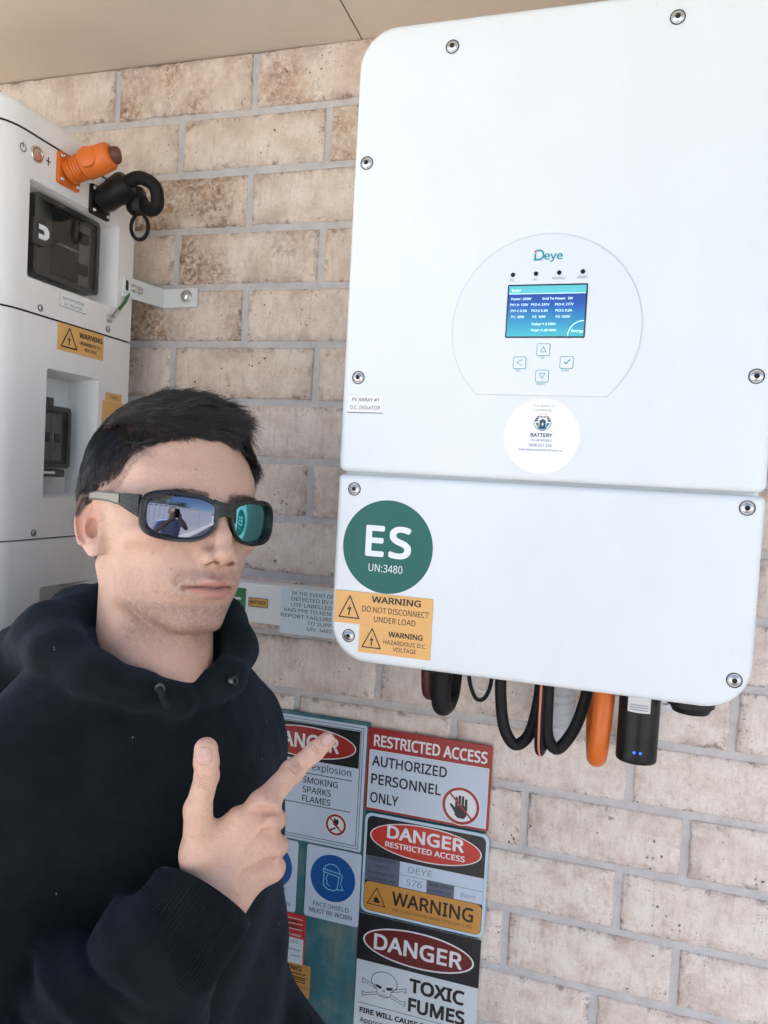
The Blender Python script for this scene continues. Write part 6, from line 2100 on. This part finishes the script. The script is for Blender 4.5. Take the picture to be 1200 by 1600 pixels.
V, Q = face_hair(6500, stubble_mask, lambda r, n: n * .7 + np.array((0, .1, -.7)), 1.3, .075, 6, 2)
np_obj('stubble', V, Q, t.m, man)

# ---------------------------------------------------------------- mirrored sunglasses (worn, a thing of their own)
sg = thing('sunglasses', tuple(head_w(0, 108, 0)), 'black wraparound sunglasses with blue green mirrored lenses on the man', 'sunglasses')
def wrap(x, z, off=0.0):
    """front surface of the glasses in head mm, off = distance along its normal"""
    y = 111.5 - .0050 * x * x - .0045 * (z + 2) ** 2
    n = np.array((.0100 * x, 1.0, .009 * (z + 2)))
    n /= np.linalg.norm(n)
    return head_w(x + n[0] * off, y + n[1] * off, z + n[2] * off)
def lens_pt(sx, x, z):
    """each lens has its own spherical curve, turned a little outward in the rim"""
    u, w = x - sx * 39.2, z + 8.8
    y0 = 111.5 - .0050 * 39.2 ** 2 - .0045 * 6.8 ** 2 - 1.4
    return head_w(x, y0 - (.485 * sx) * u + .100 * w - .0064 * (u * u + w * w), z)
def lens_loop(sx, grow, n=56):
    """outline of one lens, sx = +1 for the wearer's right; grow = (side, top, bottom) widening"""
    out = []
    for k in range(n):
        t = 2 * math.pi * k / n
        c, s_ = math.cos(t), math.sin(t)
        a = 31.0 + grow[0]
        b = (19.5 + grow[1]) if s_ > 0 else (20.5 + grow[2])
        px = a * math.copysign(abs(c) ** .56, c)
        pz = b * math.copysign(abs(s_) ** .60, s_)
        u = px / 31.0                                   # u > 0 towards the temple
        w = .5 + .5 * pz / b                            # 0 along the bottom edge, 1 along the top edge
        pz += w * (-1.2 + 2.2 * u - 2.4 * max(0, -u - .35)) + (1 - w) * (2.6 * max(0, u) + 4.5 * max(0, -u) ** 2)
        px += 5.0 * max(0, -u) * (1 - w)
        out.append((sx * (39.2 + px), -8.8 + pz))
    return out
M_FRAME = mat('matt_black_frame', (.005, .005, .0055, 1), .28, grain=.1, gscale=200)
t = NT('mirror_lens')
lw = t.n('ShaderNodeLayerWeight'); lw.inputs[0].default_value = .5     # interference coating: violet grey face-on, teal at a slant
t.l(t.ramp(lw.outputs['Facing'], [(.10, (.125, .14, .185, 1)), (.26, (.14, .50, .52, 1))]), t.b.inputs['Base Color'])
t.b.inputs['Metallic'].default_value = 1.0
t.b.inputs['Roughness'].default_value = .02
M_LENS = t.m
fm = MB()
for sx in (1, -1):
    o_, i_ = lens_loop(sx, (4.2, 4.4, 3.4)), lens_loop(sx, (0, 0, 0))
    if sx < 0:
        o_, i_ = o_[::-1], i_[::-1]
    rings = [[wrap(x, z, -5.0) for x, z in i_], [wrap(x, z, .2) for x, z in i_], [wrap(x * .2 + x2 * .8 if False else x + (x2 - x) * .18, z + (z2 - z) * .18, 1.0) for (x, z), (x2, z2) in zip(i_, o_)],
             [wrap(x + (x2 - x) * .80, z + (z2 - z) * .80, 1.0) for (x, z), (x2, z2) in zip(i_, o_)], [wrap(x, z, .1) for x, z in o_], [wrap(x, z, -3.6) for x, z in o_]]
    n = len(o_)
    vs = [p for r_ in rings for p in r_]
    fs = []
    for k in range(6):
        for i in range(n):
            j = (i + 1) % n
            a_, b_ = k * n, ((k + 1) % 6) * n
            fs.append((a_ + i, b_ + i, b_ + j, a_ + j))
    fm.add(vs, fs)
# bridge between the two rims
br = []
for x in np.linspace(-12, 12, 11):
    h = 6.4 + .030 * x * x
    zc = .6 - .012 * x * x
    br.append([wrap(x, zc + h, .9), wrap(x, zc - h, .9), wrap(x, zc - h, -3.0), wrap(x, zc + h, -3.0)])
fm.loops(br)
obj('frame', fm, M_FRAME, sg, smooth=45)
for sx in (1, -1):
    lm = MB()
    lp = lens_loop(sx, (.6, .6, .6))
    if sx < 0: lp = lp[::-1]
    cx, cz = sum(p[0] for p in lp) / len(lp), sum(p[1] for p in lp) / len(lp)
    R_ = 9
    vs = [lens_pt(sx, cx, cz)]
    for k in range(1, R_ + 1):
        f_ = k / R_
        vs += [lens_pt(sx, cx + (x - cx) * f_, cz + (z - cz) * f_) for x, z in lp]
    n = len(lp)
    fs = [(0, 1 + i, 1 + (i + 1) % n) for i in range(n)]
    for k in range(R_ - 1):
        fs += [(1 + k * n + i, 1 + (k + 1) * n + i, 1 + (k + 1) * n + (i + 1) % n, 1 + k * n + (i + 1) % n) for i in range(n)]
    lm.add(vs, fs)
    obj('lens', lm, M_LENS, sg, smooth=180)
M_INLAY = mat('champagne_metal', (.22, .21, .19, 1), .24, .85, grain=.05)
for sx in (1, -1):
    pth = [(73.0, 82, -1, 10.5), (78.0, 72, 2, 8.2), (80.5, 58, 5, 5.6), (82.0, 38, 7.5, 4.4), (82.6, 14, 9.5, 4.4), (82.4, -4, 9.5, 3.6), (81, -20, 2, 3.4), (79, -28, -10, 3.2)]
    tm, tin = [], []
    for x, y, z, h in pth:
        tm.append([head_w(sx * (x + 1.4), y, z + h), head_w(sx * (x + 1.4), y, z - h), head_w(sx * (x - 1.6), y, z - h), head_w(sx * (x - 1.6), y, z + h)])
    if sx < 0: tm = [l[::-1] for l in tm]
    m = MB(); m.loops(tm[::1])
    tp = obj('temple', m, M_FRAME, sg, smooth=50)
    for x, y, z, h in pth[2:6]:
        tin.append([head_w(sx * (x + 2.2), y, z + h - 1.0), head_w(sx * (x + 2.2), y, z - h + 1.6), head_w(sx * (x + 1.2), y, z - h + 1.6), head_w(sx * (x + 1.2), y, z + h - 1.0)])
    if sx < 0: tin = [l[::-1] for l in tin]
    m = MB(); m.loops(tin)
    obj('temple_inlay', m, M_INLAY, tp, smooth=50)
# ================================================================== the yard behind the camera, seen in the mirrored lenses
M_FENCE = mat('pale_steel_sheet', (.47, .475, .50, 1), .42, grain=.03, gscale=6)
FY = -3.1
fn = thing('yard_fence', (.8, FY, 0), 'pale ribbed steel fence behind the photographer, mirrored in the sunglasses', 'fence')
for k in range(-3, 4):
    x0 = .8 + k * 2.38 - 1.16
    s = MB()
    V_, n_ = [], 0
    prof = []
    for i in range(12):
        b = x0 + i * .193
        prof += [(b, 0), (b + .07, 0), (b + .085, .035), (b + .165, .035), (b + .18, 0)]
    vs = []
    for z in (.06, 2.16):
        for x, d in prof:
            vs.append((x, FY + d, z))
    n_ = len(prof)
    s.add(vs, [(i, i + 1, n_ + i + 1, n_ + i) for i in range(n_ - 1)])
    s.add([(x, y - .004, z) for x, y, z in vs], [(i + 1, i, n_ + i, n_ + i + 1) for i in range(n_ - 1)])
    obj('fence_sheet', s, M_FENCE, fn, smooth=20)
    s = MB(); s.rbox(Fr((0, FY, 0), (1, 0, 0), (0, 1, 0)), x0 - .06, x0 - .002, .001, 2.20, -.03, .05); obj('fence_post', s, M_FENCE, fn)
    for z in (.015, 2.161):
        s = MB(); s.rbox(Fr((0, FY, 0), (1, 0, 0), (0, 1, 0)), x0 - .001, x0 + 2.318, z, z + .045, -.015, .045); obj('fence_rail', s, M_FENCE, fn)
def yard_tree(x, y, h, label, seed, hue):
    rnd = random.Random(seed)
    tr_ = thing('yard_tree', (x, y, 0), label, 'tree', 'trees behind the yard fence')
    s = MB()
    s.tube([(x, y, 0), (x + .05, y, h * .25), (x - .03, y + .05, h * .5), (x, y, h * .8)], [.13, .10, .07, .02], 10, 4)
    ends = []
    for k in range(11):
        z0 = h * rnd.uniform(.3, .7)
        a = k * 2.4
        e_ = Vector((x + math.cos(a) * h * .28 * rnd.uniform(.6, 1.1), y + math.sin(a) * h * .28 * rnd.uniform(.6, 1.1), z0 + h * rnd.uniform(.1, .3)))
        s.tube([(x, y, z0), (Vector((x, y, z0)) + e_) / 2 + Vector((0, 0, .08)), e_], [.04, .03, .012], 6, 3)
        ends.append(e_)
    obj('trunk', s, mat('bark', (.12, .085, .06, 1), .9, grain=.3, gscale=20), tr_)
    m = MB()
    for k in range(3600):
        e_ = rnd.choice(ends)
        p_ = e_ + Vector((rnd.gauss(0, .30), rnd.gauss(0, .30), rnd.gauss(0, .24)))
        u = Vector((rnd.gauss(0, 1), rnd.gauss(0, 1), rnd.gauss(0, 1))).normalized()
        w = u.orthogonal().normalized()
        L_ = rnd.uniform(.05, .10)
        m.add([p_ - u * L_, p_ + w * L_ * .4, p_ + u * L_, p_ - w * L_ * .4], [(0, 1, 2, 3)])
    obj('crown', m, mat('leaves_' + hue[0], hue[1], .6, grain=.4, gscale=3), tr_, smooth=0)
yard_tree(.55, -5.2, 4.6, 'yellow green tree rising over the fence, mirrored in the sunglasses', 3, ('gold', (.32, .22, .035, 1)))
yard_tree(3.4, -5.8, 4.2, 'dark green tree rising over the fence, farther right behind the photographer', 8, ('green', (.05, .085, .025, 1)))

# ---- the photographer, just behind the camera with the phone in front of his face
VD = Vector((-.2892, .9563, 0)).normalized()
PB = Vector((CAM_POS.x, CAM_POS.y, 0)) - VD * .38
PRt = Vector((VD.y, -VD.x, 0))
P_M = np.stack([np.array(PRt), np.array(VD), np.array((0, 0, 1.0))], 1)
P_O = np.array((PB.x, PB.y, 0))
def to_ph(P): return (P - P_O.astype(np.float32)) @ P_M.astype(np.float32)
HL, HR = np.array((-.045, .345, 1.575)), np.array((.045, .345, 1.575))
def sd_ph_skin(P):
    q = to_ph(P)
    d = sd_ell(q, (0, .02, 1.66), (.077, .098, .105))
    d = smin(d, sd_ell(q, (0, .065, 1.60), (.055, .055, .075)), .03)
    d = smin(d, sd_ell(q, (0, .125, 1.625), (.014, .02, .028)), .012)
    for s in (-1, 1):
        d = smin(d, sd_ell(q, (s * .078, .01, 1.635), (.012, .02, .032)), .008)
    d = smin(d, sd_cap(q, (0, .0, 1.56), (0, -.02, 1.42), .055, .062), .03)
    for s, hnd in ((-1, HL), (1, HR)):
        el = (s * .245, .15, 1.235)
        d = smin(d, smin(sd_cap(q, (s * .185, -.01, 1.40), el, .050, .042), sd_cap(q, el, hnd - np.array((0, .03, .06)), .042, .028), .02), .02)
        d = smin(d, sd_ell(q, hnd - np.array((0, .012, .03)), (.024, .035, .042)), .012)
        for k in range(4):
            b = hnd + np.array((0, -.006, .004 - .020 * k))
            d = smin(d, smin(sd_cap(q, b, b + np.array((-s * .004, .020, .006)), .0085, .008), sd_cap(q, b + np.array((-s * .004, .020, .006)), b + np.array((-s * .026, .012, .006)), .008, .007), .004), .005)
        d = smin(d, sd_cap(q, hnd + np.array((0, -.02, -.01)), hnd + np.array((-s * .02, -.012, .030)), .010, .008), .006)
    d = smin(d, sd_ell(q, (0, 0, 1.18), (.16, .10, .24)), .03)
    for s in (-1, 1):
        d = smin(d, smin(sd_cap(q, (s * .09, 0, .88), (s * .10, .01, .48), .082, .055), sd_cap(q, (s * .10, .01, .48), (s * .105, -.02, .08), .054, .040), .03), .03)
        d = smin(d, sd_ell(q, (s * .11, .05, .045), (.042, .12, .040)), .03)
    return np.maximum(d, .004 - P[:, 2])
V, Q = mesh_sdf(sd_ph_skin, (.30, -2.0, -.03), (1.50, -.90, 1.84), .007, 2.6)
pq = to_ph(V.astype(np.float32))
tone = np.tile(SKIN * .62, (len(V), 1))
hairm = sstep(.0, .012, pq[:, 2] - np.interp(pq[:, 1], [-.1, 0, .06, .1], [1.58, 1.65, 1.71, 1.725])) * (np.abs(pq[:, 0]) < .12)
tone = tone * (1 - hairm[:, None]) + np.array((.02, .017, .015)) * hairm[:, None]
pho = np_obj('person', V, Q, M_SKIN, None, {'tone': tone}, loc=tuple(P_O), label='photographer in a pale blue T-shirt holding up a phone, mirrored in the sunglasses', cat='person')
def sd_shirt(P):
    q = to_ph(P)
    d = sd_ell(q, (0, .0, 1.20), (.185, .125, .24))
    d = smin(d, sd_ell(q, (0, .0, 1.02), (.175, .125, .18)), .05)
    for s in (-1, 1):
        d = smin(d, sd_cap(q, (s * .05, -.02, 1.43), (s * .175, -.01, 1.39), .050, .062), .04)
        d = smin(d, sd_cap(q, (s * .185, -.01, 1.395), (s * .212, .105, 1.31), .066, .066), .03)
    d = np.maximum(d, .88 - P[:, 2])
    return ssub(d, sd_cap(q, (0, 0, 1.46), (0, 0, 1.6), .066, .075), .01) + .004 * vnoise(P * 14., 3, 2)
V, Q = mesh_sdf(sd_shirt, (.35, -1.9, .86), (1.45, -1.0, 1.52), .008, 2.6)
np_obj('shirt', V, Q, mat('pale_blue_cotton', (.38, .47, .68, 1), .85, grain=.06, gscale=30, bump=.0006), pho)
def sd_shorts(P):
    q = to_ph(P)
    d = sd_ell(q, (0, .0, .90), (.175, .125, .12))
    for s in (-1, 1): d = smin(d, sd_cap(q, (s * .09, 0, .85), (s * .10, .01, .52), .100, .085), .03)
    return np.maximum(d, np.maximum(.50 - P[:, 2], P[:, 2] - .93))
V, Q = mesh_sdf(sd_shorts, (.4, -1.9, .48), (1.4, -1.1, .97), .009, 2.6)
np_obj('shorts', V, Q, mat('dark_cotton', (.03, .034, .045, 1), .9), pho)
pc = CAM_POS - Vector((-.2892, .9563, -.0441)) * .022
phn = thing('smartphone', tuple(pc), 'dark phone held up by the photographer, mirrored in the sunglasses', 'phone')
frp = Fr(pc - Vector((0, 0, pc.z)), PRt * -1, VD)
s = MB(); s.rbox(frp, -.037, .037, pc.z - .085, pc.z + .070, -.008, 0, .009, .002); obj('phone_body', s, mat('phone_glass', (.02, .022, .026, 1), .15), phn)
s = MB(); s.rbox(frp, -.030, -.006, pc.z + .030, pc.z + .062, .0001, .002, .006, .0006); obj('camera_bump', s, mat('phone_black', (.01, .01, .011, 1), .25), phn)
